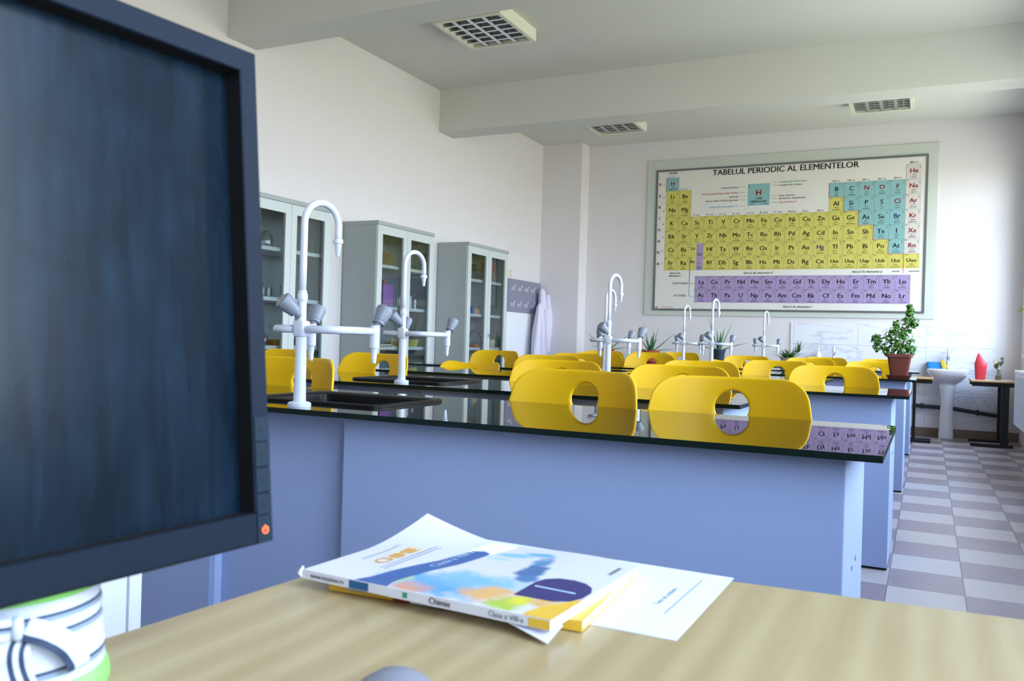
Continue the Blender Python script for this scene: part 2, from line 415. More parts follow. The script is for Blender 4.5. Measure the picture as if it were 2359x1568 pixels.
# ---------------------------------------------------------------- room shell
def struct(name, bm, mats, parent=None, smooth=False):
    o = obj(name, bm, mats, parent, smooth)
    if not parent: o['kind'] = 'structure'
    return o
bm = NB(); box(bm, WALL_L - 0.2, WALL_R + 0.3, WALL_F - 0.2, WALL_B + 0.2, -0.15, 0); struct('floor', bm, 'floor')
bm = NB(); box(bm, WALL_L - 0.2, WALL_R + 0.3, WALL_F - 0.2, WALL_B + 0.2, CEIL, CEIL + 0.2); struct('ceiling', bm, 'ceiling')
bm = NB(); box(bm, WALL_L - 0.2, WALL_L, WALL_F, WALL_B, 0, CEIL); struct('wall_left', bm, 'wall')
bm = NB(); box(bm, WALL_L - 0.2, WALL_R + 0.3, WALL_B, WALL_B + 0.2, 0, CEIL); struct('wall_back', bm, 'wall')
bm = NB(); box(bm, WALL_L - 0.2, WALL_R + 0.3, WALL_F - 0.2, WALL_F, 0, CEIL); struct('wall_front', bm, 'wall')
bm = NB()
T = 0.3
box(bm, WALL_R, WALL_R + T, WALL_F, WALL_B, 0, WZ0); box(bm, WALL_R, WALL_R + T, WALL_F, WALL_B, WZ1, CEIL)
edges = [WALL_F] + [v for w_ in WINDOWS for v in w_] + [WALL_B]
for a, b in zip(edges[0::2], edges[1::2]): box(bm, WALL_R, WALL_R + T, a, b, WZ0, WZ1)
struct('wall_right', bm, 'wall')
for k, (a, b) in enumerate(WINDOWS):
    w_ = empty('window_%d' % (k + 1), (WALL_R + 0.14, (a + b) / 2, WZ0)); w_['kind'] = 'structure'
    h = (b - a) / 2; H = WZ1 - WZ0
    bm = NB()
    box(bm, 0, 0.06, -h, -h + 0.07, 0, H); box(bm, 0, 0.06, h - 0.07, h, 0, H)
    box(bm, 0, 0.06, -h + 0.07, h - 0.07, 0, 0.07); box(bm, 0, 0.06, -h + 0.07, h - 0.07, H - 0.07, H)
    nm = 3 if b - a > 2 else 2
    for j in range(1, nm):
        yy = -h + 2 * h * j / nm; box(bm, 0, 0.06, yy - 0.05, yy + 0.05, 0.07, H - 0.07)
    box(bm, 0.005, 0.055, -h + 0.07, h - 0.07, H * 0.72, H * 0.72 + 0.07)
    obj('window_frame', bm, 'pvc', w_)
    bm = NB(); box(bm, 0.027, 0.031, -h + 0.02, h - 0.02, 0.02, H - 0.02); obj('pane', bm, 'pane', w_)
    bm = NB(); box(bm, -0.165, 0.0, -h + 0.005, h - 0.005, -0.030, 0.0, bev=0.006); obj('window_sill', bm, 'pvc', w_)
for k, (y0, y1) in enumerate(((-0.0 + 1.66, 1.96), (4.68, 4.98), (7.70, 8.00))):
    bm = NB(); box(bm, WALL_L, WALL_R, y0, y1, 3.11, CEIL); struct('trim_%d' % (k + 1), bm, 'ceiling')
bm = NB(); box(bm, WALL_L, -4.14, 10.38, WALL_B, 0, CEIL); struct('trim_4', bm, 'wall')   # corner column
bm = NB(); box(bm, -4.14, WALL_R, WALL_B - 0.012, WALL_B, 0, 0.10); struct('baseboard_back', bm, 'skirting')
bm = NB(); box(bm, WALL_L, WALL_L + 0.012, WALL_F, 10.38, 0, 0.10); struct('baseboard_left', bm, 'skirting')
bm = NB(); box(bm, -1.49, 0.65, WALL_B - 0.012, WALL_B, 0.10, 1.245); struct('trim_5', bm, 'tiles')

# ---------------------------------------------------------------- ceiling lights
def ceiling_light(x, y, sx, sy_, label):
    t = empty('ceiling_light', (x, y, CEIL), 0, label, 'ceiling light', 'square louvred ceiling lights')
    z0 = -0.10
    bm = NB(); w = 0.035
    box(bm, -sx, sx, -sy_, -sy_ + w, z0, 0); box(bm, -sx, sx, sy_ - w, sy_, z0, 0)
    box(bm, -sx, -sx + w, -sy_ + w, sy_ - w, z0, 0); box(bm, sx - w, sx, -sy_ + w, sy_ - w, z0, 0)
    box(bm, -sx + w, sx - w, -sy_ + w, sy_ - w, -0.012, 0)
    obj('housing', bm, 'lamp_body', t)
    bm = NB()
    n1, n2 = 4, 6
    for i in range(1, n1):
        xx = -sx + w + (2 * sx - 2 * w) * i / n1
        hexa(bm, [(xx - 0.016, -sy_ + w, z0 + 0.004), (xx + 0.016, -sy_ + w, z0 + 0.004), (xx + 0.016, sy_ - w, z0 + 0.004), (xx - 0.016, sy_ - w, z0 + 0.004)],
             [(xx - 0.004, -sy_ + w, z0 + 0.05), (xx + 0.004, -sy_ + w, z0 + 0.05), (xx + 0.004, sy_ - w, z0 + 0.05), (xx - 0.004, sy_ - w, z0 + 0.05)])
    for j in range(1, n2):
        yy = -sy_ + w + (2 * sy_ - 2 * w) * j / n2
        hexa(bm, [(-sx + w, yy - 0.012, z0 + 0.006), (sx - w, yy - 0.012, z0 + 0.006), (sx - w, yy + 0.012, z0 + 0.006), (-sx + w, yy + 0.012, z0 + 0.006)],
             [(-sx + w, yy - 0.002, z0 + 0.048), (sx - w, yy - 0.002, z0 + 0.048), (sx - w, yy + 0.002, z0 + 0.048), (-sx + w, yy + 0.002, z0 + 0.048)])
    obj('louver', bm, 'louver', t)
    for i in range(4):
        xx = -sx + w + (2 * sx - 2 * w) * (i + 0.5) / 4
        bm = NB(); tube(bm, [(xx, -sy_ + w + 0.01, -0.035), (xx, sy_ - w - 0.01, -0.035)], 0.013, 10); obj('tube', bm, 'tube', t, True)
ceiling_light(-3.33, 6.13, 0.305, 0.335, 'white square ceiling light with mirrored louver, nearest and largest in view')
ceiling_light(-3.36, 9.40, 0.30, 0.30, 'small distant louvred ceiling light above the coat column side')
ceiling_light(-0.50, 9.42, 0.30, 0.30, 'distant louvred ceiling light above the right end of the wall chart')

# ---------------------------------------------------------------- lab benches
BZ0, BZ1 = 0.7465, 0.76
NEAR = [1.67 + 1.135 * k for k in range(7)]
NEAR[1] = 2.785
RIGHT = [-0.068 if k % 2 == 0 else -0.54 for k in range(7)]
DEPTH, LEN = 0.69, 2.76
SX0, SX1, SY0, SY1 = -1.645, -1.228, 0.175, 0.490      # sink cut-out, from right near corner
def make_bench(loc, label):
    t = empty('lab_bench', loc, 0, label, 'lab bench', 'rows of lab benches')
    bm = NB()
    xs = [-LEN, SX0, SX1, 0]; ys = [0, SY0, SY1, DEPTH]
    v = {}
    for zi, z in enumerate((BZ0, BZ1)):
        for i, x in enumerate(xs):
            for j, y in enumerate(ys): v[i, j, zi] = bm.verts.new((x, y, z))
    for zi in (0, 1):
        for i in range(3):
            for j in range(3):
                if (i, j) == (1, 1): continue
                bm.faces.new([v[i, j, zi], v[i + 1, j, zi], v[i + 1, j + 1, zi], v[i, j + 1, zi]])
    def side(a, b):
        f = bm.faces.new([v[a + (0,)], v[b + (0,)], v[b + (1,)], v[a + (1,)]]); f.material_index = 1
    for i in range(3): side((i, 0), (i + 1, 0)); side((i + 1, 3), (i, 3))
    for j in range(3): side((3, j), (3, j + 1)); side((0, j + 1), (0, j))
    side((1, 1), (2, 1)); side((2, 1), (2, 2)); side((2, 2), (1, 2)); side((1, 2), (1, 1))
    obj('worktop', bm, ['glass_black', 'glass_edge'], t)
    f0 = 0.068
    bm = NB(); box(bm, -1.245, -f0, f0, f0 + 0.018, 0.012, BZ0 - 0.001, bev=0.0015); obj('front_panel', bm, 'panel', t)
    bm = NB(); box(bm, -LEN + f0, -1.685, f0, f0 + 0.018, 0.012, BZ0 - 0.001, bev=0.0015); obj('front_panel', bm, 'panel', t)
    bm = NB(); box(bm, -1.70, -1.235, f0 + 0.045, f0 + 0.063, 0.012, BZ0 - 0.001); obj('sink_panel', bm, 'panel', t)
    for xx in (-1.259, -1.703):
        bm = NB(); box(bm, xx, xx + 0.018, f0 + 0.0182, f0 + 0.0448, 0.012, BZ0 - 0.001); obj('panel_return', bm, 'panel_lit', t)
    for xx in (-f0 - 0.018, -LEN + f0):
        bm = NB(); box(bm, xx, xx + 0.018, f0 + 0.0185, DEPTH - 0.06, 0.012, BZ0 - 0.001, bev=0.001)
        e = obj('end_panel', bm, 'panel_lit', t)
        if xx > -1:
            for yy in (0.30, 0.40):
                bm = NB(); tube(bm, [(xx + 0.017, yy, 0.48), (xx + 0.0195, yy, 0.48)], 0.006, 10); obj('screw_cap', bm, 'steel', e)
    for xx, zt_ in ((-1.300, 0.58), (-1.685, 0.40)):
        bm = NB(); box(bm, xx, xx + 0.018, f0 + 0.064, DEPTH - 0.19, 0.012, zt_); obj('sink_cabinet_side', bm, 'panel_lit', t)
    bm = NB(); box(bm, -LEN + f0, -f0, f0 + 0.02, f0 + 0.035, 0.0, 0.012); obj('plinth', bm, 'black_steel', t)
    return t
row_words = ['front row lab bench with black glass top, nearest the books and teacher desk',
             'second row lab bench with black glass top, just behind the front row bench',
             'third row lab bench, black glass top, its pale end standing on the checkered aisle',
             'fourth row lab bench with black glass top, left end beside the middle cabinet',
             'fifth row lab bench, black glass top carrying the bushy plant in brown pot',
             'sixth row lab bench with black glass top, second row from the back',
             'last row lab bench with black glass top, nearest the wall chart']
b0 = make_bench((RIGHT[0], NEAR[0], 0), row_words[0])
for k in range(1, 7): dup(b0, (RIGHT[k], NEAR[k], 0), (0, 0, 0), row_words[k])

# sinks (front two rows, the ones the photo shows)
def make_sink(loc, label):
    t = empty('bench_sink', loc, 0, label, 'sink', 'black drop-in bench sinks')
    w, d = (SX1 - SX0) / 2, (SY1 - SY0) / 2
    def rr(hx, hy, z, r=0.03, n_=5):
        out = []
        for cx_, cy_, a in ((hx - r, hy - r, 0), (-hx + r, hy - r, 1), (-hx + r, -hy + r, 2), (hx - r, -hy + r, 3)):
            for i in range(n_ + 1):
                t_ = math.pi / 2 * (a + i / n_); out.append((cx_ + r * math.cos(t_), cy_ + r * math.sin(t_), z))
        return out
    bm = NB()
    loops = [rr(w + 0.018, d + 0.018, 0.0005), rr(w + 0.018, d + 0.018, 0.006), rr(w + 0.013, d + 0.013, 0.009), rr(w - 0.004, d - 0.004, 0.007),
             rr(w - 0.012, d - 0.012, 0.001), rr(w - 0.020, d - 0.020, -0.16, 0.04)]
    rings = [[bm.verts.new(p) for p in lp] for lp in loops]
    for a, b in zip(rings, rings[1:]):
        for k in range(len(a)): bm.faces.new((a[k], a[(k + 1) % len(a)], b[(k + 1) % len(a)], b[k]))
    bm.faces.new(rings[-1])
    obj('basin', bm, 'sink', t, True, 50)
    bm = NB(); lathe(bm, [(0.03, -0.159), (0.03, -0.155), (0.012, -0.154)], (0.12, 0, 0), 20); obj('drain', bm, 'steel', t, True, 40)
    return t
sc = ((SX0 + SX1) / 2, (SY0 + SY1) / 2)
s0 = make_sink((RIGHT[0] + sc[0], NEAR[0] + sc[1], BZ1), 'black sink set in the front row bench, behind the nearest tap')
dup(s0, (RIGHT[1] + sc[0], NEAR[1] + sc[1], BZ1), (0, 0, 0), 'black sink set in the second row bench, seen nearly edge-on')

# ---------------------------------------------------------------- lab taps
def make_tap(loc, label):
    t = empty('lab_tap', loc, 0, label, 'lab tap', 'white gooseneck lab taps')
    bm = NB(); lathe(bm, [(0.030, 0), (0.030, 0.008), (0.026, 0.011), (0.018, 0.013)], seg=28); obj('base_flange', bm, 'tap', t, True, 40)
    za = 0.20
    bm = NB()
    tube(bm, [(0, 0, 0.012), (0, 0, 0.07), (0, 0, za - 0.02), (0, 0, za - 0.0195)], [0.0165, 0.0150, 0.0140, 0.0130], 20)
    tube(bm, [(0, 0, za - 0.022), (0, 0, 0.30)], 0.0112, 20)
    obj('column', bm, 'tap', t, True, 40)
    bm = NB(); box(bm, -0.0165, 0.0165, -0.0165, 0.0165, za - 0.020, za + 0.022, bev=0.005); obj('hub', bm, 'tap', t, True, 40)
    bm = NB(); lathe(bm, [(0.0115, 0.272), (0.0135, 0.275), (0.0135, 0.290), (0.0115, 0.294)], seg=20); obj('collar', bm, 'tap', t, True, 40)
    R_ = 0.0585; hd = Vector((0.17, 0.985, 0)).normalized(); zc = 0.545 - R_ - 0.0092
    pts = [(0, 0, 0.29), (0, 0, 0.36), (0, 0, zc - 0.03)] + arc(hd * R_, R_, math.pi, 0.0, 20, hd, (0, 0, 1))
    pts = [Vector(p) for p in pts[:3]] + [p + Vector((0, 0, zc)) for p in pts[3:]]
    e = hd * (2 * R_) + Vector((0, 0, zc)); pts += [e - Vector((0, 0, 0.018)), e - Vector((0, 0, 0.034))]
    bm = NB(); tube(bm, pts, 0.0092, 16); gn = obj('gooseneck', bm, 'tap', t, True)
    bm = NB(); lathe(bm, [(0.004, -0.078), (0.0052, -0.077), (0.0085, -0.052), (0.0095, -0.050), (0.0095, -0.044), (0.0135, -0.043), (0.0135, -0.032), (0.010, -0.030)], (e.x, e.y, e.z), 16)
    obj('nozzle', bm, 'tap', gn, True, 35)
    for s in (1, -1):
        pts = [Vector((s * 0.014, 0, za)), Vector((s * 0.055, 0, za))] + [p for p in arc((s * 0.060, 0.048, za), 0.048, -math.pi / 2, 0, 10, (s, 0, 0), (0, 1, 0))] + [Vector((s * 0.108, 0.10, za)), Vector((s * 0.108, 0.168, za))]
        bm = NB(); tube(bm, pts, 0.0105, 16); ar = obj('side_arm', bm, 'tap', t, True)
        c_ = (s * 0.108, 0.172, za)
        bm = NB()
        lathe(bm, [(0.0045, -0.088), (0.0055, -0.087), (0.0075, -0.072), (0.0070, -0.071), (0.0088, -0.058), (0.0095, -0.046), (0.013, -0.045), (0.013, -0.028), (0.0125, -0.012), (0.0135, 0.004), (0.012, 0.016)], c_, 18)
        obj('outlet', bm, 'tap', ar, True, 35)
        ax = Vector((s * 0.12 if s < 0 else 0.10, 0.50, 0.86)).normalized(); x_, y_ = frame_of(ax)
        m4 = Matrix.Translation(Vector(c_)) @ Matrix((x_, y_, ax)).transposed().to_4x4()
        bm = NB(); prof = [(0.010, 0.008), (0.010, 0.022), (0.0165, 0.024), (0.0165, 0.032), (0.0175, 0.033), (0.0235, 0.066), (0.0225, 0.073), (0.018, 0.076)]
        lathe(bm, prof, (0, 0, 0), 28, mat4=m4)
        for v in bm.verts: pass
        obj('knob', bm, 'knob', ar, True, 30)
    ax = Vector((-0.40, -0.62, 0.62)).normalized(); x_, y_ = frame_of(ax)
    m4 = Matrix.Translation(Vector((0, 0, za + 0.030))) @ Matrix((x_, y_, ax)).transposed().to_4x4()
    bm = NB(); lathe(bm, [(0.010, 0.006), (0.010, 0.020), (0.0165, 0.022), (0.0175, 0.030), (0.0240, 0.062), (0.0230, 0.069), (0.018, 0.072)], (0, 0, 0), 28, mat4=m4)
    obj('main_knob', bm, 'knob', t, True, 30)
    return t
TAPS = [(-1.463, 1.744, 'white gooseneck lab tap on the front row bench, nearest and tallest in view'),
        (-1.918, 2.908, 'white gooseneck lab tap on the second row bench, before the middle cabinet'),
        (-1.465, 4.11, 'taller of the two overlapping white lab taps beside the lab coats'),
        (-1.915, 5.31, 'white lab tap half hidden behind the taller tap of the overlapping pair'),
        (-1.955, 7.46, 'small white lab tap between the terracotta aloe pot and the next tap'),
        (-1.465, 6.41, 'small white lab tap in front of the aloe in the dark blue pot'),
        (-1.45, 8.56, 'smallest white lab tap, farthest back, left of the wall tiles')]
t0 = make_tap((TAPS[0][0], TAPS[0][1], BZ1), TAPS[0][2])
for x, y, lb in TAPS[1:]: dup(t0, (x, y, BZ1), (0, 0, 0), lb)

# ---------------------------------------------------------------- chairs
def make_chair(label):
    t = empty('chair', (0, 0, 0), 0, label, 'chair', 'yellow plastic lab chairs')
    zc, hr = 0.775, 0.0475
    ztop, hw = 0.861, 0.224
    def outline(th):
        # ray from hole centre against a rounded panel, in (x, z)
        dx, dz = math.cos(th), math.sin(th)
        top, bot = ztop - zc, -0.30
        best = 0
        lo_, hi_ = 0.0, 0.6
        def inside(x, z):
            f = min(1, max(0, (top - z) / 0.11))
            W = hw * (0.92 + 0.08 * f) if z > -0.05 else hw * (1 - 0.16 * min(1, (-0.05 - z) / 0.25))
            if z > top or z < bot: return False
            r = 0.060
            if abs(x) > W: return False
            if z > top - r and abs(x) > W - r * 1.05:
                return ((abs(x) - (W - r * 1.05)) / (r * 1.05)) ** 2.1 + ((z - (top - r)) / r) ** 2.1 <= 1
            return True
        for _ in range(26):
            mid = (lo_ + hi_) / 2
            if inside(dx * mid, dz * mid): lo_ = mid
            else: hi_ = mid
        return lo_
    def depth(x, z):
        y = -0.09 * (abs(x) / hw) ** 2.2 * (1.0 if z > -0.1 else 1 + (-0.1 - z))
        y += 0.035 * ((z + 0.0) / 0.09) * 0.25
        if z < -0.05: y -= 0.28 * (-0.05 - z) ** 1.6 / 0.25 ** 0.6
        return y
    NT = 72
    bm = NB(); rings = []
    th_ = 0.0075
    for k in range(NT):
        th = 2 * math.pi * k / NT
        R = outline(th); ring = []
        fr = [0, 0.06, 0.16, 0.32, 0.52, 0.74, 0.9, 1.0]
        def P(rad, off):
            x, z = math.cos(th) * rad, math.sin(th) * rad
            return Vector((x, depth(x, z) + off, z + zc))
        for f in fr: ring.append(P(hr + th_ + (R - hr - 2 * th_) * f, -th_))
        for a in (30, 60, 90, 120, 150): ring.append(P(R - th_ + th_ * math.sin(math.radians(a)), -th_ * math.cos(math.radians(a))))
        for f in fr[::-1]: ring.append(P(hr + th_ + (R - hr - 2 * th_) * f, th_))
        for a in (30, 60, 90, 120, 150): ring.append(P(hr + th_ - th_ * math.sin(math.radians(a)), th_ * math.cos(math.radians(a))))
        rings.append([bm.verts.new(p) for p in ring])
    n_ = len(rings[0])
    for k in range(NT):
        a, b = rings[k], rings[(k + 1) % NT]
        for j in range(n_): bm.faces.new((a[j], a[(j + 1) % n_], b[(j + 1) % n_], b[j]))
    obj('backrest', bm, 'yellow', t, True)
    # seat
    bm = NB()
    def seat_pt(x, y, z): return (x, y, z - 0.02 * (1 - min(1, (x / 0.2) ** 2)) - (0.03 * max(0, (-0.36 - y) / 0.08) ** 2 if y < -0.36 else 0) + 0.05 * max(0, (y + 0.12) / 0.08) ** 2)
    rings = []
    seg = 40
    for s, z in ((0.02, 0.445), (0.6, 0.445), (0.97, 0.447), (1.0, 0.453), (0.97, 0.460), (0.6, 0.462), (0.02, 0.462)):
        rg = []
        for k in range(seg):
            a = 2 * math.pi * k / seg; c_, s_ = math.cos(a), math.sin(a)
            x = 0.205 * s * math.copysign(abs(c_) ** 0.5, c_); y = -0.235 + 0.205 * s * math.copysign(abs(s_) ** 0.5, s_)
            rg.append(bm.verts.new(seat_pt(x, y, z)))
        rings.append(rg)
    for a, b in zip(rings, rings[1:]):
        for k in range(seg): bm.faces.new((a[k], a[(k + 1) % seg], b[(k + 1) % seg], b[k]))
    bm.faces.new(rings[0][::-1]); bm.faces.new(rings[-1])
    obj('seat', bm, 'yellow', t, True)
    for sx_ in (-1, 1):
        bm = NB(); tube(bm, [(sx_ * 0.165, -0.36, 0.43), (sx_ * 0.19, -0.405, 0.0)], 0.011, 10); obj('leg', bm, 'steel', t, True, 40)
        bm = NB(); tube(bm, [(sx_ * 0.165, -0.09, 0.43), (sx_ * 0.19, -0.02, 0.0)], 0.011, 10); obj('leg', bm, 'steel', t, True, 40)
    bm = NB()
    for sx_ in (-1, 1): tube(bm, [(sx_ * 0.165, -0.36, 0.43), (sx_ * 0.165, -0.09, 0.43)], 0.010, 10)
    for yy in (-0.36, -0.09): tube(bm, [(-0.165, yy, 0.43), (0.165, yy, 0.43)], 0.010, 10)
    obj('under_frame', bm, 'steel', t, True, 40)
    bm = NB()
    for sx_ in (-1, 1): tube(bm, [(sx_ * 0.13, -0.10, 0.43), (sx_ * 0.13, -0.045, 0.47), (sx_ * 0.125, -0.03, 0.53), (sx_ * 0.12, -0.012, 0.60)], 0.009, 10)
    obj('back_support', bm, 'steel', t, True, 40)
    return t
def YR(k): return NEAR[k] + DEPTH + 0.095
D2 = math.radians
CHAIRS = [
 (-0.498, YR(0), 0, 3, 'large yellow chair with round hole at the right of the front row bench'),
 (-0.945, YR(0) - 0.0, 0, -9, 'yellow chair turned sideways in the front row, left of the largest chair'),
 (-2.045, YR(0), 0, -4, 'yellow chair behind the nearest tap, partly hidden by the monitor'),
 (-0.935, YR(1), 0, 2, 'bright yellow chair seen between the two large front chairs'),
 (-1.50, YR(1) + 0.02, 0, 4, 'yellow chair whose top rim shows just behind the sideways front chair'),
 (-2.53, YR(1), -6, -4, 'yellow chair with oval hole left of the second row tap'),
 (-3.03, YR(1), 0, -8, 'far left yellow chair before the first cabinet, behind the nearest tap'),
 (-0.435, YR(2), 0, 0, 'yellow chair with hole left of the brown reflection, third row aisle end'),
 (-1.130, YR(2), 0, 4, 'yellow chair whose corner shows right behind the bright second row chair'),
 (-2.04, YR(2), 0, 4, 'yellow chair in the third row, left of the overlapping tap pair'),
 (-2.72, 4.70, -25, 4, 'yellow chair tipped back, only a thin sliver above the third bench'),
 (-0.895, YR(3), 0, 2, 'yellow chair with round hole in the fourth row, left of the aisle chair'),
 (-2.30, YR(3), 0, 4, 'yellow chair just left of the overlapping taps in the fourth row'),
 (-2.97, YR(3), 0, -4, 'yellow chair with hole before the third cabinet and lab coats'),
 (-0.36, YR(4), 0, 2, 'yellow chair left of the brown plant pot in the fifth row'),
 (-2.10, YR(4), 0, 5, 'yellow chair with round hole just below the terracotta aloe pot'),
 (-2.56, YR(4), 0, 5, 'yellow chair in the fifth row behind the overlapping taps'),
 (-0.96, YR(5), 0, 4, 'yellow chair with round hole under the wall tiles left edge'),
 (-1.515, YR(5), 0, 2, 'yellow chair with light hole right of the dark blue pot'),
 (-2.45, YR(5), 0, 5, 'yellow chair rim showing just behind the one below the terracotta aloe pot'),
 (-2.93, YR(5), 0, 5, 'yellow chair rim left of the taps, below the first aloe'),
 (-0.40, YR(6), 0, 0, 'last row yellow chair against the brown plant pot left side'),
 (-0.94, YR(6), 0, 0, 'last row yellow chair showing as a small darker strip under the wall tap'),
 (-2.45, YR(6), 0, 4, 'last row yellow chair with light hole between aloe pot and small tap'),
 (-2.005, 9.30, -25, 2, 'yellow chair tipped back in the last row, below the dark blue pot')]
c0 = make_chair(CHAIRS[0][4])
c0.location = (CHAIRS[0][0], CHAIRS[0][1], 0); c0.rotation_euler = (0, 0, D2(CHAIRS[0][3]))
for x, y, tx, rz, lb in CHAIRS[1:]: dup(c0, (x, y, 0.0), (D2(tx), 0, D2(rz)), lb)

# ---------------------------------------------------------------- glass cabinets on the left wall
CX0, CX1 = WALL_L + 0.002, -4.32
SHZ = [0.12, 0.47, 0.85, 1.21, 1.58]
def make_cabinet(y0, label):
    t = empty('glass_cabinet', ((CX0 + CX1) / 2, y0 + 0.465, 0), 0, label, 'cabinet', 'grey steel glass-door cabinets')
    hx, hy, H = (CX1 - CX0) / 2, 0.465, 1.95
    th = 0.02
    bm = NB()
    box(bm, -hx, -hx + 0.01, -hy, hy, 0.0, H, 1)
    box(bm, -hx + 0.01, hx - 0.025, -hy, -hy + th, 0, H); box(bm, -hx + 0.01, hx - 0.025, hy - th, hy, 0, H)
    box(bm, -hx + 0.01, hx - 0.025, -hy + th, hy - th, 0, 0.10); box(bm, -hx - 0.0, hx + 0.004, -hy - 0.004, hy + 0.004, H - 0.035, H, 2, bev=0.004)
    obj('body', bm, ['cab', 'cab_in', 'cab_door'][0:1] + ['cab_in', 'cab'], t)
    for z in SHZ[1:]:
        bm = NB(); box(bm, -hx + 0.012, hx - 0.05, -hy + th + 0.003, hy - th - 0.003, z - 0.028, z); obj('shelf', bm, 'shelf', t)
    for s in (-1, 1):
        a, b = (-hy + 0.001, -0.0015) if s < 0 else (0.0015, hy - 0.001)
        x0, x1 = hx - 0.024, hx
        zb, zt = 0.10, H - 0.037
        w1 = 0.072; w2 = 0.062
        la, lb_ = (w1, w2) if s < 0 else (w2, w1)
        bm = NB()
        box(bm, x0, x1, a, a + la, zb, zt); box(bm, x0, x1, b - lb_, b, zb, zt)
        box(bm, x0, x1, a + la, b - lb_, zb, zb + 0.14); box(bm, x0, x1, a + la, b - lb_, zt - 0.075, zt)
        d = obj('door', bm, 'cab_door', t)
        bm = NB(); box(bm, x0 + 0.008, x0 + 0.012, a + la - 0.005, b - lb_ + 0.005, zb + 0.135, zt - 0.07); obj('door_pane', bm, 'cab_glass', d)
        if s > 0:
            bm = NB(); tube(bm, [(x1, 0.02, 0.99), (x1 + 0.012, 0.02, 0.99)], 0.010, 12); box(bm, x1 + 0.012, x1 + 0.018, 0.012, 0.028, 0.965, 1.0); obj('lock', bm, 'chrome', d)
    return t
CABY = [4.535, 6.118, 7.735]
cabs = ['grey steel glass cabinet nearest the monitor, behind the nearest tap', 'grey steel glass cabinet in the middle of the three, purple box inside',
        'grey steel glass cabinet beside the hook board and lab coats']
cb0 = make_cabinet(CABY[0], cabs[0])
for k in (1, 2): dup(cb0, (cb0.location.x, CABY[k] + 0.465, 0), (0, 0, 0), cabs[k])

def solo(name, bm, mats, label, cat, group=None, smooth=True, auto=35, loc=(0, 0, 0)):
    return tag(obj(name, bm, mats, None, smooth, auto, loc), label, cat, group)
def beaker(y, z, r, h, label, x=-4.46, name='beaker'):
    bm = NB(); lathe(bm, [(r * 0.95, 0), (r, 0.004), (r, h), (r * 1.06, h + 0.003), (r * 0.94, h + 0.001), (r * 0.93, 0.006)], seg=18)
    solo(name, bm, 'clear', label, name, 'glassware in the first cabinet' if y < 6 else 'glass tubes in the middle cabinet', loc=(x, y, z))
beaker_at = [(4.86, 'leftmost small beaker in the row on a cabinet shelf'), (4.93, 'second small beaker in the row, left cabinet door'),
             (5.09, 'small clear beaker just right of the door stile, first cabinet')]
for y, lb in beaker_at: beaker(y, SHZ[3] + 0.001, 0.026, 0.07, lb)
t = empty('bell_jar', (-4.46, 4.88, SHZ[4]), 0, 'clear glass bell jar with knob on the top shelf of first cabinet', 'glass jar')
bm = NB(); lathe(bm, [(0.05, 0.0), (0.052, 0.004), (0.052, 0.07), (0.035, 0.11), (0.012, 0.125), (0.010, 0.126)], seg=20); obj('jar', bm, 'clear', t, True)
bm = NB(); lathe(bm, [(0.006, 0.125), (0.016, 0.14), (0.012, 0.152)], seg=14); obj('knob', bm, 'clear', t, True)
bm = NB(); sq_loft(bm, [(0.05, 0.03, 0, 0, 0), (0.05, 0.03, 0.10, 0, 0)], n_exp=8); solo('blue_bottle', bm, 'navy', 'dark blue bottle behind the tap column in the first cabinet', 'bottle', loc=(-4.48, 5.16, SHZ[3]))
bm = NB(); lathe(bm, [(0.05, 0), (0.055, 0.02), (0.055, 0.06), (0.02, 0.11), (0.018, 0.15), (0.022, 0.152)], seg=18); solo('flask', bm, 'clear', 'round clear flask on the low shelf of the first cabinet', 'flask', loc=(-4.46, 4.86, SHZ[2]))
bm = NB(); box(bm, -0.08, 0.08, -0.10, 0.10, 0, 0.045, bev=0.004); solo('wooden_box', bm, 'brown_thing', 'brown wooden box on the low shelf of the first cabinet', 'box', loc=(-4.47, 5.02, SHZ[2]))
# middle cabinet
bm = NB(); box(bm, -0.10, 0.10, -0.09, 0.09, 0, 0.12, bev=0.002); solo('cardboard_box', bm, 'cardboard', 'brown cardboard box on the top shelf of the middle cabinet', 'box', loc=(-4.48, 6.37, SHZ[4]))
t = empty('package', (-4.42, 6.42, SHZ[3]), 0, 'purple printed package with orange corner in the middle cabinet', 'package')
bm = NB(); box(bm, -0.02, 0.02, -0.085, 0.085, 0.0, 0.20, bev=0.003); obj('box', bm, 'purple', t)
bm = NB(); box(bm, -0.012, 0.022, -0.088, -0.055, 0.20, 0.235, bev=0.003); obj('orange_tab', bm, 'orange_block', t)
tube_lbl = ['short white-rimmed glass tube, leftmost behind the right door of the middle cabinet', 'tall glass cylinder, second behind the right door of the middle cabinet',
            'glass cylinder, third behind the right door of the middle cabinet', 'small glass cylinder, rightmost behind the right door of middle cabinet']
for y, h, lb in zip((6.66, 6.77, 6.85, 6.94), (0.10, 0.13, 0.12, 0.09), tube_lbl):
    bm = NB(); lathe(bm, [(0.024, 0), (0.024, 0.01), (0.016, 0.014), (0.016, h), (0.019, h + 0.004)], seg=16)
    solo('glass_cylinder', bm, 'shelf' if h == 0.12 else 'clear', lb, 'glass cylinder', 'glass tubes in the middle cabinet', loc=(-4.45, y, SHZ[3]))
t = empty('test_tube_rack', (-4.42, 6.60, SHZ[2]), 0, 'pale yellow test tube rack with pegs in the middle cabinet', 'test tube rack')
bm = NB(); box(bm, -0.04, 0.04, -0.13, 0.13, 0.0, 0.012); box(bm, -0.04, 0.04, -0.13, 0.13, 0.055, 0.065); obj('frame', bm, 'yellow_rack', t)
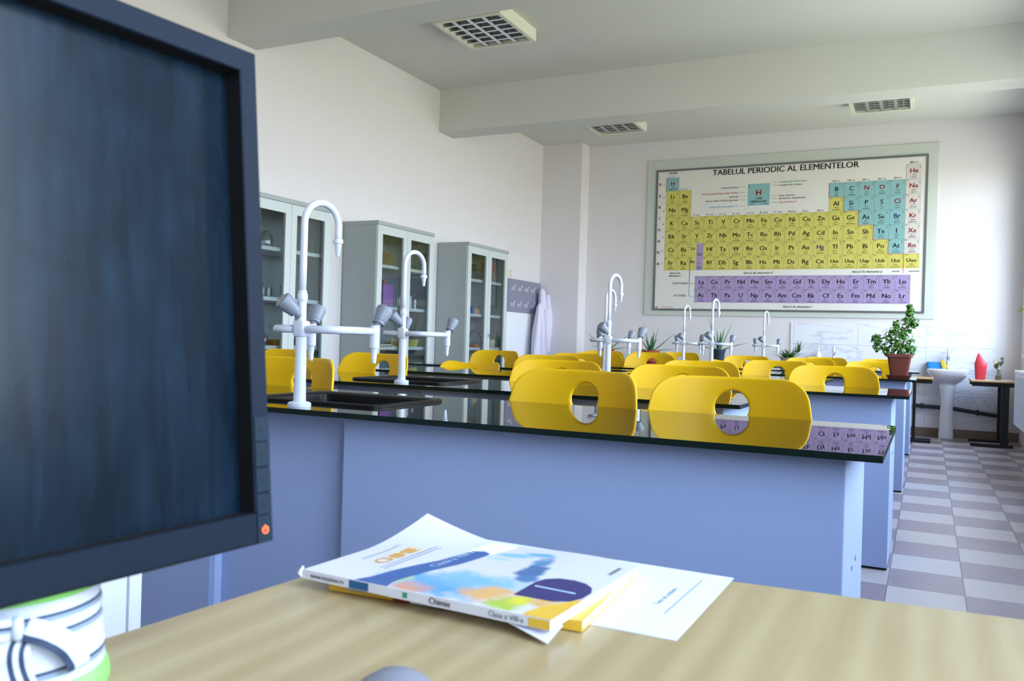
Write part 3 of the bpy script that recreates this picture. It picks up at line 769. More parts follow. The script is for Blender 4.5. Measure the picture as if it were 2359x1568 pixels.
for i in range(7):
    bm = NB(); tube(bm, [(0.02, -0.11 + i * 0.036, 0.012), (0.02, -0.11 + i * 0.036, 0.085)], 0.007, 8); obj('peg', bm, 'yellow_rack', t, True, 40)
bm = NB(); sq_loft(bm, [(0.09, 0.09, 0, 0, 0), (0.11, 0.12, 0.022, 0, 0), (0.105, 0.115, 0.022, 0, 0), (0.085, 0.085, 0.006, 0, 0)], n_exp=6); solo('tray', bm, 'shelf', 'white plastic tray at the left of the low shelf, middle cabinet', 'tray', loc=(-4.44, 6.32, SHZ[2]))
bm = NB(); lathe(bm, [(0.07, 0), (0.09, 0.07), (0.095, 0.072), (0.086, 0.07), (0.066, 0.005)], seg=24); solo('bowl', bm, 'yellow_rack', 'yellowish plastic bowl behind the right door of the middle cabinet', 'bowl', loc=(-4.45, 6.86, SHZ[2]))
# third cabinet
for y, lb in ((8.02, 'black metal tripod on the top shelf of the third cabinet, left'), (8.17, 'black metal tripod on the top shelf of third cabinet, right of another')):
    t = empty('tripod_stand', (-4.45, y, SHZ[4]), 0, lb, 'tripod', 'tripods in the third cabinet')
    bm = NB(); tube(bm, arc((0, 0, 0.12), 0.045, 0, 2 * math.pi, 20, (1, 0, 0), (0, 1, 0)), 0.004, 6, cap=False); obj('ring', bm, 'black_steel', t, True)
    for i in range(3):
        a = i * 2 * math.pi / 3; bm = NB(); tube(bm, [(0.045 * math.cos(a), 0.045 * math.sin(a), 0.12), (0.06 * math.cos(a), 0.06 * math.sin(a), 0)], 0.003, 6); obj('leg', bm, 'black_steel', t, True)
bm = NB(); box(bm, -0.07, 0.07, -0.09, 0.09, 0, 0.10, bev=0.002); solo('kit_box', bm, 'cardboard', 'brown flat box under the red box, third cabinet top shelf', 'box', loc=(-4.46, 8.45, SHZ[4]))
bm = NB(); box(bm, -0.06, 0.06, -0.075, 0.075, 0, 0.12, bev=0.002); solo('kit_box', bm, 'red_box', 'red printed box on the top shelf of the third cabinet', 'box', loc=(-4.46, 8.45, SHZ[4] + 0.101))
for y, mt, h, lb in ((8.00, 'blue_bottle', 0.10, 'blue bottle at the left of the third cabinet shelf'), (8.055, 'yellow_bottle', 0.085, 'yellow bottle between a blue one and a pink one'), (8.11, 'pink_bottle', 0.065, 'short pink bottle right of the yellow one in third cabinet')):
    bm = NB(); lathe(bm, [(0.022, 0), (0.024, 0.005), (0.024, h * 0.7), (0.012, h * 0.82), (0.012, h)], seg=16); solo('bottle', bm, mt, lb, 'bottle', 'small coloured bottles in the third cabinet', loc=(-4.40, y, SHZ[3]))
t = empty('lab_stand', (-4.52, 8.12, SHZ[3]), 0, 'thin steel lab stand rod behind the small bottles, third cabinet', 'lab stand')
bm = NB(); box(bm, -0.05, 0.05, -0.05, 0.05, 0, 0.01); obj('base', bm, 'steel', t)
bm = NB(); tube(bm, [(0, 0, 0.01), (0, 0, 0.29)], 0.005, 8); obj('rod', bm, 'steel', t, True, 40)
bm = NB(); tube(bm, arc((0, 0, 0.0), 0.17, 0.0, math.pi, 24, (0, 1, 0), (0, 0, 1)), 0.004, 6); solo('wire_arch', bm, 'black_steel', 'thin black wire arch on the low shelf of the third cabinet', 'wire arch', loc=(-4.45, 8.16, SHZ[2] + 0.004))
bm = NB(); box(bm, -0.05, 0.05, -0.05, 0.05, 0, 0.09, bev=0.003); solo('small_box', bm, 'cream', 'cream box behind the right door of the third cabinet, low shelf', 'box', loc=(-4.42, 8.44, SHZ[2]))
bm = NB(); box(bm, -0.04, 0.04, -0.05, 0.05, 0, 0.035, bev=0.003); solo('small_block', bm, 'orange_block', 'orange block on the low shelf of the third cabinet, under the wire arch', 'block', loc=(-4.40, 8.05, SHZ[2]))

# ---------------------------------------------------------------- hook board, coats, panel, socket
t = empty('hook_board', (WALL_L, 9.91, 1.5), 0, 'grey violet wall board with two rows of chrome coat hooks', 'coat rack')
bm = NB(); box(bm, 0.001, 0.022, -0.49, 0.465, -0.205, 0.205, bev=0.003); obj('board', bm, 'hookboard', t)
for zi, z in enumerate((0.085, -0.115)):
    for j in range(5):
        y = -0.40 + 0.195 * j + (0.0 if zi == 0 else -0.005)
        bm = NB()
        box(bm, 0.022, 0.026, y - 0.010, y + 0.010, z - 0.022, z + 0.022, bev=0.001)
        tube(bm, [(0.024, y, z + 0.006), (0.050, y, z + 0.010), (0.066, y, z + 0.030), (0.070, y, z + 0.048)], 0.0062, 8)
        tube(bm, [(0.024, y, z - 0.010), (0.040, y, z - 0.022), (0.052, y, z - 0.018), (0.056, y, z + 0.002)], 0.0062, 8)
        obj('hook', bm, 'hook_metal', t, True, 40)
def make_coat(loc, label, w0, w1, h, seed, lean):
    rnd = random.Random(seed)
    bm = NB(); NS = 40; NZ = 26; rings = []
    ph = [rnd.uniform(0, 6.28) for _ in range(6)]
    for i in range(NZ + 1):
        f = i / NZ; z = -h * f
        w = w0 + (w1 - w0) * (f ** 0.55); d = 0.030 + 0.055 * f ** 0.6
        if i == 0: w, d = 0.02, 0.015
        rg = []
        for k in range(NS):
            a = 2 * math.pi * k / NS
            fold = 1 + (0.20 * math.sin(5 * a + ph[0] + 1.5 * f) + 0.14 * math.sin(9 * a + ph[1] - 2 * f) + 0.08 * math.sin(13 * a + ph[2])) * min(1, f * 2.2)
            rg.append(bm.verts.new((d * fold * math.cos(a) + 0.02 + 0.03 * f, w * fold * math.sin(a) + lean * f, z + 0.012 * math.sin(3 * a + ph[3]) * f)))
        rings.append(rg)
    for a, b in zip(rings, rings[1:]):
        for k in range(NS): bm.faces.new((a[k], a[(k + 1) % NS], b[(k + 1) % NS], b[k]))
    bm.faces.new(rings[0][::-1]); bm.faces.new(rings[-1])
    t = empty('lab_coat', loc, 0, label, 'lab coat', 'white lab coats')
    obj('coat_body', bm, 'coat', t, True)
    # sleeve
    bm = NB(); pts = []; rr_ = []
    for i in range(12):
        f = i / 11; pts.append((0.075 + 0.03 * f, (0.05 + 0.05 * f) , -0.08 - 0.58 * f)); rr_.append((0.030 + 0.016 * math.sin(f * 3 + 0.4)) * (1 + 0.15 * math.sin(9 * f + seed)))
    tube(bm, pts, rr_, 14); obj('sleeve', bm, 'coat', t, True)
    return t
make_coat((WALL_L + 0.075, 10.27, 1.63), 'white lab coat hanging from the upper hooks against the column', 0.05, 0.085, 1.02, 3, 0.0)
make_coat((WALL_L + 0.13, 10.10, 1.43), 'white lab coat hanging lower and nearer, left of the other coat', 0.05, 0.15, 0.86, 8, -0.06)
bm = NB(); box(bm, WALL_L + 0.001, WALL_L + 0.019, 9.36, 10.10, 0.11, 1.285, bev=0.001); solo('wall_panel', bm, 'white_panel', 'white laminate panel on the wall below the hook board', 'panel', smooth=False)
for y, lb in ((9.44, 'small cream wall switch left of its twin above hook board'), (9.52, 'small cream wall switch right of its twin above hook board')):
    t = empty('wall_switch', (WALL_L, y, 1.77), 0, lb, 'switch', 'cream switches above the hook board')
    bm = NB(); box(bm, 0.0005, 0.010, -0.03, 0.03, -0.04, 0.04, bev=0.003); obj('plate', bm, 'cream', t)
    bm = NB(); box(bm, 0.010, 0.014, -0.015, 0.015, -0.022, 0.022, bev=0.001); obj('rocker', bm, 'pvc', t)

# ---------------------------------------------------------------- periodic table
BY = WALL_B
t = empty('periodic_table_chart', (0, BY, 0), 0, 'large framed periodic table chart titled TABELUL PERIODIC AL ELEMENTELOR on the back wall', 'wall chart')
bm = NB(); box(bm, -3.32, 0.05, -0.020, -0.001, 1.315, 3.30, bev=0.004); obj('backing_board', bm, 'board', t)
bm = NB(); fx0, fx1, fz0, fz1, fw = -3.20, -0.055, 1.378, 3.172, 0.022
box(bm, fx0, fx1, -0.034, -0.020, fz0, fz0 + fw); box(bm, fx0, fx1, -0.034, -0.020, fz1 - fw, fz1)
box(bm, fx0, fx0 + fw, -0.034, -0.020, fz0 + fw, fz1 - fw); box(bm, fx1 - fw, fx1, -0.034, -0.020, fz0 + fw, fz1 - fw)
obj('frame', bm, 'frame', t)
MATS = ['poster', 'p_yellow', 'p_teal', 'p_violet', 'p_grey', 'p_line', 't_black', 't_red', 't_blue', 't_green', 't_lblue', 't_purple', 't_pale']
ix = {n: i for i, n in enumerate(MATS)}
bm = NB(); box(bm, fx0 + fw, fx1 - fw, -0.024, -0.020, fz0 + fw, fz1 - fw, 0)
def quad(x0, x1, z0, z1, y, mi):
    f = bm.faces.new([bm.verts.new(p) for p in ((x0, y, z0), (x1, y, z0), (x1, y, z1), (x0, y, z1))]); f.material_index = mi
def wr_(s, x, z, size, m_, align='CENTER', bold=0.0, shear=0, res=2):
    mt = Matrix.Translation((x, -0.0275, z)) @ Matrix.Rotation(math.pi / 2, 4, 'X')
    text_into(bm, s, size, mt, ix[m_], align, bold, res)
GX, GZ, CW, CH = -3.065, 3.069, 0.1637, 0.169
SYM = """H He Li Be B C N O F Ne Na Mg Al Si P S Cl Ar K Ca Sc Ti V Cr Mn Fe Co Ni Cu Zn Ga Ge As Se Br Kr Rb Sr Y Zr Nb Mo Tc Ru Rh Pd Ag Cd In Sn Sb Te I Xe Cs Ba La Ce Pr Nd Pm Sm Eu Gd Tb Dy Ho Er Tm Yb Lu Hf Ta W Re Os Ir Pt Au Hg Tl Pb Bi Po At Rn Fr Ra Ac Th Pa U Np Pu Am Cm Bk Cf Es Fm Md No Lr Rf Db Sg Bh Hs Mt Ds Rg Cn Uut Uuq Uup Uuh Uus Uuo""".split()
NAMES = """HIDROGEN HELIU LITIU BERILIU BOR CARBON AZOT OXIGEN FLUOR NEON SODIU MAGNEZIU ALUMINIU SILICIU FOSFOR SULF CLOR ARGON POTASIU CALCIU SCANDIU TITAN VANADIU CROM MANGAN FIER COBALT NICHEL CUPRU ZINC GALIU GERMANIU ARSEN SELENIU BROM KRIPTON RUBIDIU STRONTIU YTRIU ZIRCONIU NIOBIU MOLIBDEN TEHNETIU RUTENIU RODIU PALADIU ARGINT CADMIU INDIU STANIU STIBIU TELUR IOD XENON CESIU BARIU LANTAN CERIU PRASEODIM NEODIM PROMETIU SAMARIU EUROPIU GADOLINIU TERBIU DISPROSIU HOLMIU ERBIU TULIU YTERBIU LUTETIU HAFNIU TANTAL WOLFRAM RENIU OSMIU IRIDIU PLATINA AUR MERCUR TALIU PLUMB BISMUT POLONIU ASTATIN RADON FRANCIU RADIU ACTINIU TORIU PROTACTINIU URANIU NEPTUNIU PLUTONIU AMERICIU CURIU BERKELIU CALIFORNIU EINSTEINIU FERMIU MENDELEVIU NOBELIU LAWRENCIU RUTHERFORDIU DUBNIU SEABORGIU BOHRIU HASSIU MEITNERIU DARMSTADTIU ROENTGENIU COPERNICIU UNUNTRIU UNUNQUADIU UNUNPENTIU UNUNHEXIU UNUNSEPTIU UNUNOCTIU""".split()
MASS = """1,008 4,003 6,941 9,012 10,81 12,01 14,01 16,00 19,00 20,18 22,99 24,31 26,98 28,09 30,97 32,07 35,45 39,95 39,10 40,08 44,96 47,87 50,94 52,00 54,94 55,85 58,93 58,69 63,55 65,39 69,72 72,61 74,92 78,96 79,90 83,80 85,47 87,62 88,91 91,22 92,91 95,94 98,91 101,1 102,9 106,4 107,9 112,4 114,8 118,7 121,8 127,6 126,9 131,3 132,9 137,3 138,9 140,1 140,9 144,2 144,9 150,4 152,0 157,3 158,9 162,5 164,9 167,3 168,9 173,0 175,0 178,5 180,9 183,8 186,2 190,2 192,2 195,1 197,0 200,6 204,4 207,2 209,0 209,0 210,0 222,0 223,0 226,0 227,0 232,0 231,0 238,0 237,0 244,1 243,1 247,1 247,1 251,1 252,1 257,1 258,1 259,1 260,1 261,1 262,1 263,1 264,1 265,1 268,0 271,0 272,0 285,0 284,0 289,0 288,0 292,0 294,0 294,0""".split()
def cellpos(n):
    if n == 1: return 0, 0
    if n == 2: return 17, 0
    if n <= 4: return n - 3, 1
    if n <= 10: return n + 7, 1
    if n <= 12: return n - 11, 2
    if n <= 18: return n - 1, 2
    if n <= 36: return n - 19, 3
    if n <= 54: return n - 37, 4
    if n <= 56: return n - 55, 5
    if 57 <= n <= 71: return None
    if n <= 86: return n - 69, 5
    if n <= 88: return n - 87, 6
    if 89 <= n <= 103: return None
    return n - 101, 6
def cell(n, x, z, w, h, m_):
    quad(x, x + w, z - h, z, -0.0250, ix[m_])
    e = 0.0018
    for q in ((x, x + w, z - e, z), (x, x + e, z - h, z)): quad(*q, -0.0256, ix['p_line'])
    sym = SYM[n - 1]
    ink = 't_red' if sym in ('H', 'N', 'O', 'F', 'Cl', 'He', 'Ne', 'Ar', 'Kr', 'Xe', 'Rn') else 't_blue' if sym in ('Br', 'Hg') else 't_black'
    wr_(sym, x + w * 0.5, z - h * 0.46, 0.075 if len(sym) < 3 else 0.060, ink, bold=0.02)
    tiny = 't_black'
    wr_(str(n), x + 0.007, z - 0.016, 0.022, tiny, 'LEFT')
    wr_(MASS[n - 1], x + w * 0.5, z - h * 0.73, 0.020, tiny)
    wr_(NAMES[n - 1], x + w * 0.5, z - h * 0.885, 0.0205 if len(NAMES[n - 1]) < 9 else 0.0165, tiny)
    for j in range(3): quad(x + w - 0.030, x + w - 0.012, z - 0.022 - j * 0.014, z - 0.017 - j * 0.014, -0.0258, ix['t_pale'])
TEAL = {'H', 'B', 'C', 'N', 'O', 'F', 'Si', 'P', 'S', 'Cl', 'As', 'Se', 'Br', 'Te', 'I', 'At'}
for n in range(1, 119):
    p = cellpos(n)
    if p is None: continue
    c_, r_ = p; s_ = SYM[n - 1]
    cell(n, GX + c_ * CW, GZ - r_ * CH, CW, CH, 'p_teal' if s_ in TEAL else 'p_grey' if (c_ == 17 and r_ < 6) else 'p_yellow')
xx = GX + 2 * CW
for j, (s1, s2, n1, n2) in enumerate((('La', 'Lu', '57', '71'), ('Ac', 'Lr', '89', '103'))):
    z = GZ - (5 + j) * CH
    quad(xx, xx + CW / 2, z - CH, z, -0.0250, ix['p_yellow']); quad(xx + CW / 2, xx + CW, z - CH, z, -0.0250, ix['p_violet'])
    wr_(s1, xx + CW * 0.22, z - CH * 0.36, 0.058, 't_black', bold=0.02); wr_(s2, xx + CW * 0.75, z - CH * 0.80, 0.054, 't_black', bold=0.02)
    wr_(n1, xx + 0.006, z - 0.014, 0.02, 't_black', 'LEFT'); wr_(n2, xx + CW * 0.62, z - CH * 0.52, 0.02, 't_black', 'LEFT')
LX, LZ = -2.664, 1.813
for i in range(15):
    cell(57 + i, LX + i * 0.164, LZ, 0.164, 0.1655, 'p_violet'); cell(89 + i, LX + i * 0.164, LZ - 0.1655, 0.164, 0.1655, 'p_violet')
# outlines, headings, legends
e = 0.004
for c_, r_, n_ in ((12, 1, 1), (13, 2, 1), (14, 3, 1), (15, 4, 1), (16, 5, 1)):
    x = GX + c_ * CW; quad(x - e, x, GZ - (r_ + 1) * CH, GZ - r_ * CH, -0.0262, ix['t_red']); quad(x - e, x + CW, GZ - (r_ + 1) * CH - e, GZ - (r_ + 1) * CH, -0.0262, ix['t_red'])
quad(GX - e, GX, GZ - CH, GZ, -0.0262, ix['t_red'])
quad(GX + 17 * CW - e, GX + 17 * CW, GZ - 7 * CH - 0.05, GZ - 6 * CH, -0.0262, ix['t_red'])
wr_('TABELUL PERIODIC AL ELEMENTELOR', -1.632, 3.098, 0.100, 't_black', bold=0.016, res=3)
wr_('GRUPA', -2.985, 3.125, 0.034, 't_purple', bold=0.02)
ROM = ['(I A)', '(II A)', '(III B)', '(IV B)', '(V B)', '(VI B)', '(VII B)', '(VIII B)', '(VIII B)', '(VIII B)', '(I B)', '(II B)', '(III A)', '(IV A)', '(V A)', '(VI A)', '(VII A)', '(VIII A)']
for c_ in range(18):
    r_ = 0 if c_ in (0, 17) else 1 if (c_ == 1 or c_ >= 12) else 3
    x = GX + c_ * CW; z = GZ - r_ * CH + 0.019
    wr_(str(c_ + 1), x + 0.03, z, 0.032, 't_black', 'LEFT', bold=0.02); wr_(ROM[c_], x + 0.062, z, 0.022, 't_black', 'LEFT')
for i, ch in enumerate('PERIOADA'):
    wr_(ch, -3.146, 2.985 - i * 0.1448, 0.052, 't_purple', bold=0.02)
for i in range(7): wr_(str(i + 1), -3.095, GZ - (i + 0.5) * CH, 0.032, 't_red', bold=0.01)
quad(-2.042, -1.781, 2.672, 2.937, -0.0250, ix['p_teal'])
wr_('H', -1.912, 2.825, 0.10, 't_red', bold=0.03, res=3); wr_('1', -2.025, 2.905, 0.04, 't_black', bold=0.02); wr_('1,008', -1.912, 2.755, 0.036, 't_black', bold=0.01); wr_('HIDROGEN', -1.912, 2.718, 0.038, 't_black', bold=0.01)
wr_('-252,8', -1.98, 2.687, 0.02, 't_lblue'); wr_('2,20', -1.82, 2.687, 0.02, 't_black')
for s_, z, m_ in (('numarul atomic', 2.905, 't_black'), ('electronegativitatea dupa Pauling', 2.838, 't_red'), ('simbolul', 2.790, 't_black'), ('(stare solida, lichida, gazoasa)', 2.748, 't_black'), ('temperatura de topire °C', 2.672, 't_lblue')):
    wr_(s_, -2.155, z, 0.034, m_, 'RIGHT', bold=0.006); quad(-2.14, -2.07, z - 0.001, z + 0.002, -0.0262, ix['p_line'])
for s_, z, m_ in (('configuratia electronica', 2.945, 't_green'), ('numarul de oxidare', 2.905, 't_black'), ('masa atomica', 2.780, 't_black'), ('denumirea elementului', 2.745, 't_black'), ('raza atomica Å', 2.700, 't_red')):
    wr_(s_, -1.675, z, 0.034, m_, 'LEFT', bold=0.006); quad(-1.755, -1.69, z - 0.001, z + 0.002, -0.0262, ix['p_line'])
wr_('blocul de', -2.92, 1.852, 0.036, 't_green', bold=0.012); wr_('elemente s', -2.92, 1.818, 0.036, 't_green', bold=0.012)
wr_('blocul de elemente d', -1.89, 1.848, 0.040, 't_green', bold=0.012); wr_('blocul de elemente p', -0.66, 1.853, 0.038, 't_green', bold=0.012); wr_('blocul de elemente f', -1.42, 1.440, 0.040, 't_green', bold=0.012)
wr_('metale', -0.36, 1.855, 0.03, 't_black'); wr_('nemetale', -0.17, 1.855, 0.03, 't_black')
wr_('LANTANIDE', -2.85, 1.722, 0.036, 't_black', bold=0.006); wr_('ACTINIDE', -2.85, 1.566, 0.036, 't_black', bold=0.006)
quad(-2.738, -2.732, 1.722, 2.05, -0.0262, ix['t_blue']); quad(-2.738, -2.732, 1.555, 1.722, -0.0262, ix['t_lblue'])
quad(-2.735, -2.67, 1.716, 1.720, -0.0262, ix['t_red']); quad(-2.735, -2.67, 1.555, 1.559, -0.0262, ix['t_lblue'])
for j in range(2): quad(-3.09 + 0.02 * j, -2.93 + 0.01 * j, 1.425 - j * 0.018, 1.428 - j * 0.018, -0.0262, ix['t_red'])
quad(-3.165, -3.14, 1.408, 1.424, -0.0262, ix['p_line'])
# poster faces: keep quads facing the room
me_o = obj('poster', bm, MATS, t)

# ---------------------------------------------------------------- small tables by the back wall
def side_table(name, x0, x1, y0, y1, z, label, leg_side, grp, topm='beige_top', inset=0.09, lw=0.035):
    t = empty(name, ((x0 + x1) / 2, (y0 + y1) / 2, 0), 0, label, 'table', grp)
    hx, hy = (x1 - x0) / 2, (y1 - y0) / 2
    bm = NB(); box(bm, -hx, hx, -hy, hy, z - 0.018, z, bev=0.003)
    for f in bm.faces: f.material_index = 1 if abs(f.normal.z) < 0.5 else 0
    obj('table_top', bm, [topm, 'wood_edge'], t)
    for s in (-1, 1):
        yy = s * (hy - 0.07)
        xc = leg_side * (hx - inset) if leg_side else 0
        bm = NB(); box(bm, xc - lw, xc + lw, yy - 0.02, yy + 0.02, 0.03, z - 0.06, bev=0.004)
        lg = obj('leg', bm, 'black_steel', t)
        bm = NB(); box(bm, -hx + 0.01, hx - 0.01, yy - 0.02, yy + 0.02, 0.0, 0.03, bev=0.006); obj('foot', bm, 'black_steel', lg)
        bm = NB(); box(bm, -hx + 0.01, hx - 0.01, yy - 0.018, yy + 0.018, z - 0.062, z - 0.019, bev=0.004); obj('top_bracket', bm, 'black_steel', lg)
    return t
side_table('side_table', 0.40, 0.80, 9.85, 10.50, 0.675, 'small table with black C-shaped legs carrying the red vase', 1, 'side tables by the back wall')
side_table('side_table', -0.62, 0.055, 9.78, 10.12, 0.680, 'wood-edged table with black leg left of the pedestal washbasin', 1, 'side tables by the back wall', 'wood_edge', 0.175, 0.014)
side_table('side_table', -3.95, -2.66, 9.72, 10.30, 0.70, 'plant table under the terracotta aloe pots by the back wall', 0, 'side tables by the back wall')
side_table('side_table', -2.58, -1.25, 9.72, 10.30, 0.70, 'plant table under the dark blue aloe pot by the back wall', 0, 'side tables by the back wall')

# ---------------------------------------------------------------- aloes and plants
def blade(bm, base, d, L, w, droop, mi=0, n_=9):
    d = Vector(d).normalized(); side = d.cross(Vector((0, 0, 1)))
    side = side.normalized() if side.length > 0.05 else Vector((1, 0, 0))
    hz = Vector((d.x, d.y, 0)); 
    prev = None; p = Vector(base)
    for i in range(n_ + 1):
        f = i / n_; ww = w * (1 - f) ** 0.75 + 0.0008
        dd = (d + Vector((0, 0, -droop * f)) + hz * droop * 0.4 * f).normalized()
        nrm = side.cross(dd).normalized()
        ring = [bm.verts.new(p + side * ww), bm.verts.new(p + nrm * -ww * 0.15), bm.verts.new(p - side * ww), bm.verts.new(p + nrm * ww * -0.55)]
        if prev:
            for k in range(4):
                fc = bm.faces.new((prev[k], prev[(k + 1) % 4], ring[(k + 1) % 4], ring[k])); fc.material_index = mi
        else: bm.faces.new(ring[::-1])
        prev = ring; p = p + dd * (L / n_)
    bm.faces.new(prev)
def aloe(x, y, z, rim, h, potm, dirs, label):
    t = empty('potted_aloe', (x, y, z), 0, label, 'potted plant', 'aloes along the back wall')
    bm = NB(); lathe(bm, [(rim * 0.66, 0), (rim * 0.9, h - 0.03), (rim, h - 0.03), (rim * 1.02, h), (rim * 0.93, h), (rim * 0.9, h - 0.015), (0.005, h - 0.016)], seg=28); obj('pot', bm, potm, t, True, 35)
    bm = NB(); lathe(bm, [(rim * 0.88, h - 0.014), (rim * 0.5, h - 0.006), (0.004, h - 0.004)], seg=16); obj('soil', bm, 'soil', t, True)
    bm = NB()
    for dx, dy, dz, L, dr in dirs: blade(bm, (dx * 0.02, dy * 0.02, h - 0.01), (dx, dy, dz), L, 0.021, dr)
    obj('leaves', bm, 'aloe', t, True, 50)
aloe(-3.02, 10.0, 0.70, 0.105, 0.165, 'terracotta', [(-0.25, -0.1, 1, 0.36, 0.0), (0.25, 0.1, 1, 0.31, 0.0), (-0.75, -0.1, 1, 0.30, 0.0), (1, -0.1, 0.75, 0.36, -0.1), (-1, 0.2, 0.30, 0.24, 0.5), (1, 0.1, 0.25, 0.26, 0.3), (0.05, 0.3, 1, 0.25, 0), (-0.45, 0.5, 0.8, 0.22, 0.2), (0.4, -0.4, 0.8, 0.2, 0.2), (0.12, -0.3, 1, 0.2, 0.1)], 'aloe in a wide terracotta pot, centre of the photo below the chart')
aloe(-3.58, 9.98, 0.70, 0.095, 0.17, 'terracotta', [(-1, 0, 0.85, 0.34, 0.0), (1, 0, 0.7, 0.34, 0.0), (-1, 0.2, 0.35, 0.2, 0.3), (0.9, -0.1, 0.12, 0.28, 0.0), (-0.1, 0, 1, 0.16, 0), (0.3, 0.3, 1, 0.2, 0), (-0.4, -0.2, 1, 0.2, 0)], 'aloe in a terracotta pot partly behind the two overlapping taps')
aloe(-2.20, 10.0, 0.70, 0.078, 0.205, 'blue_pot', [(0.42, 0, 1, 0.36, 0.0), (-0.35, 0, 1, 0.42, 0.0), (-1, -0.1, 0.3, 0.34, 0.25), (1, -0.1, 0.4, 0.34, 0.2), (0.05, 0.1, 1, 0.22, 0), (0.25, -0.2, 1, 0.27, 0), (-0.15, 0.1, 1, 0.26, 0), (-0.6, -0.2, 0.5, 0.22, 0.3)], 'aloe in a dark blue pot behind the small tap')
def leafy(bm, rnd, centers, n_leaf, size, mi_light=None):
    for _ in range(n_leaf):
        c, rad = rnd.choice(centers)
        v = Vector((rnd.gauss(0, 1), rnd.gauss(0, 1), rnd.gauss(0, 1))).normalized() * rad * (0.55 + 0.5 * rnd.random())
        p = Vector(c) + Vector((v.x, v.y, v.z))
        n_ = (v.normalized() + Vector((0, 0, 0.6)) + Vector((rnd.uniform(-.5, .5), rnd.uniform(-.5, .5), 0))).normalized()
        x_, y_ = frame_of(n_); a = rnd.uniform(0, 6.28); u = x_ * math.cos(a) + y_ * math.sin(a); w = n_.cross(u)
        s = size * rnd.uniform(0.6, 1.2)
        pts = []
        for i in range(8):
            th = 2 * math.pi * i / 8; rr = s * (1.0 if i % 2 == 0 else 0.72)
            pts.append(bm.verts.new(p + u * rr * math.cos(th) + w * rr * 0.8 * math.sin(th) - n_ * 0.15 * s * (math.cos(th) ** 2)))
        cc = bm.verts.new(p + n_ * s * 0.12)
        for i in range(8):
            f = bm.faces.new((cc, pts[i], pts[(i + 1) % 8])); f.material_index = mi_light if (mi_light and rnd.random() < 0.35) else 0
rnd = random.Random(5)
PX, PY = -0.178, NEAR[4] + 0.24
t = empty('potted_plant', (PX, PY, BZ1), 0, 'bushy green plant in a square brown pot on the fifth row bench end', 'potted plant')
bm = NB(); sq_loft(bm, [(0.055, 0.055, 0.012, 0, 0), (0.075, 0.075, 0.145, 0, 0), (0.086, 0.086, 0.147, 0, 0), (0.086, 0.086, 0.168, 0, 0), (0.078, 0.078, 0.168, 0, 0), (0.074, 0.074, 0.15, 0, 0)], n_exp=8); obj('pot', bm, 'brown_pot', t, True, 35)
bm = NB(); sq_loft(bm, [(0.068, 0.068, 0, 0, 0), (0.082, 0.082, 0.022, 0, 0), (0.078, 0.078, 0.022, 0, 0), (0.064, 0.064, 0.008, 0, 0)], n_exp=8); obj('saucer', bm, 'brown_pot', t, True, 35)
bm = NB(); sq_loft(bm, [(0.072, 0.072, 0.145, 0, 0), (0.03, 0.03, 0.155, 0, 0)], n_exp=6); obj('soil', bm, 'soil', t, True)
stems = [[(0, 0, 0.15), (0.03, 0, 0.28), (0.055, 0, 0.40), (0.06, 0, 0.50)], [(0, 0.02, 0.15), (-0.03, 0, 0.25), (-0.03, 0, 0.36)], [(-0.02, 0, 0.15), (-0.10, 0, 0.20), (-0.16, -0.01, 0.26)], [(0.02, -0.02, 0.15), (0.06, 0, 0.22), (0.08, 0, 0.30)], [(0, 0.0, 0.15), (0.0, -0.03, 0.22), (0.0, -0.03, 0.30)]]
bm = NB()
for s_ in stems: tube(bm, s_, [0.005] * (len(s_) - 1) + [0.0025], 6)
obj('stems', bm, 'stem', t, True)
cent = [((0.055, 0, 0.49), 0.022), ((0.058, 0, 0.455), 0.032), ((0.05, 0, 0.41), 0.045), ((0.045, 0.01, 0.37), 0.055), ((0.09, 0, 0.385), 0.035), ((-0.025, 0, 0.375), 0.028), ((-0.03, 0, 0.335), 0.038), ((-0.06, 0, 0.29), 0.055), ((-0.15, 0, 0.27), 0.035), ((-0.135, 0, 0.225), 0.045), ((-0.06, 0, 0.225), 0.055), ((0.0, -0.02, 0.25), 0.065), ((0.05, 0, 0.24), 0.06), ((0.02, 0, 0.31), 0.055), ((0.0, 0, 0.20), 0.055), ((0.07, 0, 0.20), 0.04), ((-0.09, -0.01, 0.185), 0.03)]
bm = NB(); leafy(bm, rnd, cent, 980, 0.0135, 1); obj('foliage', bm, ['leaf', 'leaf_light'], t)
t = empty('potted_plant', (-1.42, 10.0, 0.70), 0, 'feathery green plant in a grey pot left of the wall tiles', 'potted plant')
bm = NB(); lathe(bm, [(0.06, 0), (0.085, 0.13), (0.09, 0.135), (0.08, 0.13)], seg=24); obj('pot', bm, 'grey_pot', t, True, 35)
bm = NB()
for i in range(110):
    a = rnd.uniform(0, 6.28); e_ = rnd.uniform(0.2, 1.3); L = rnd.uniform(0.10, 0.20)
    b_ = Vector((rnd.uniform(-0.05, 0.05), rnd.uniform(-0.05, 0.05), 0.12)); d_ = Vector((math.cos(a), math.sin(a) * 0.7, e_)).normalized()
    blade(bm, b_ + d_ * L * rnd.uniform(0, 0.6), (d_.x, d_.y, d_.z), L * 0.6, 0.006, 0.5, 0, 4)
for i in range(14):
    b_ = Vector((0.10 + rnd.uniform(-0.02, 0.02), 0, 0.20)); blade(bm, b_, (0.3 + rnd.uniform(-.5, .5), rnd.uniform(-.4, .4), 1.2), rnd.uniform(0.08, 0.15), 0.007, 0.2, 0, 4)
obj('foliage', bm, 'leaf', t)
t = empty('potted_plant', (0.795, 7.95, WZ0), 0, 'light green plant on the window sill, one leaf at the right photo edge', 'potted plant')
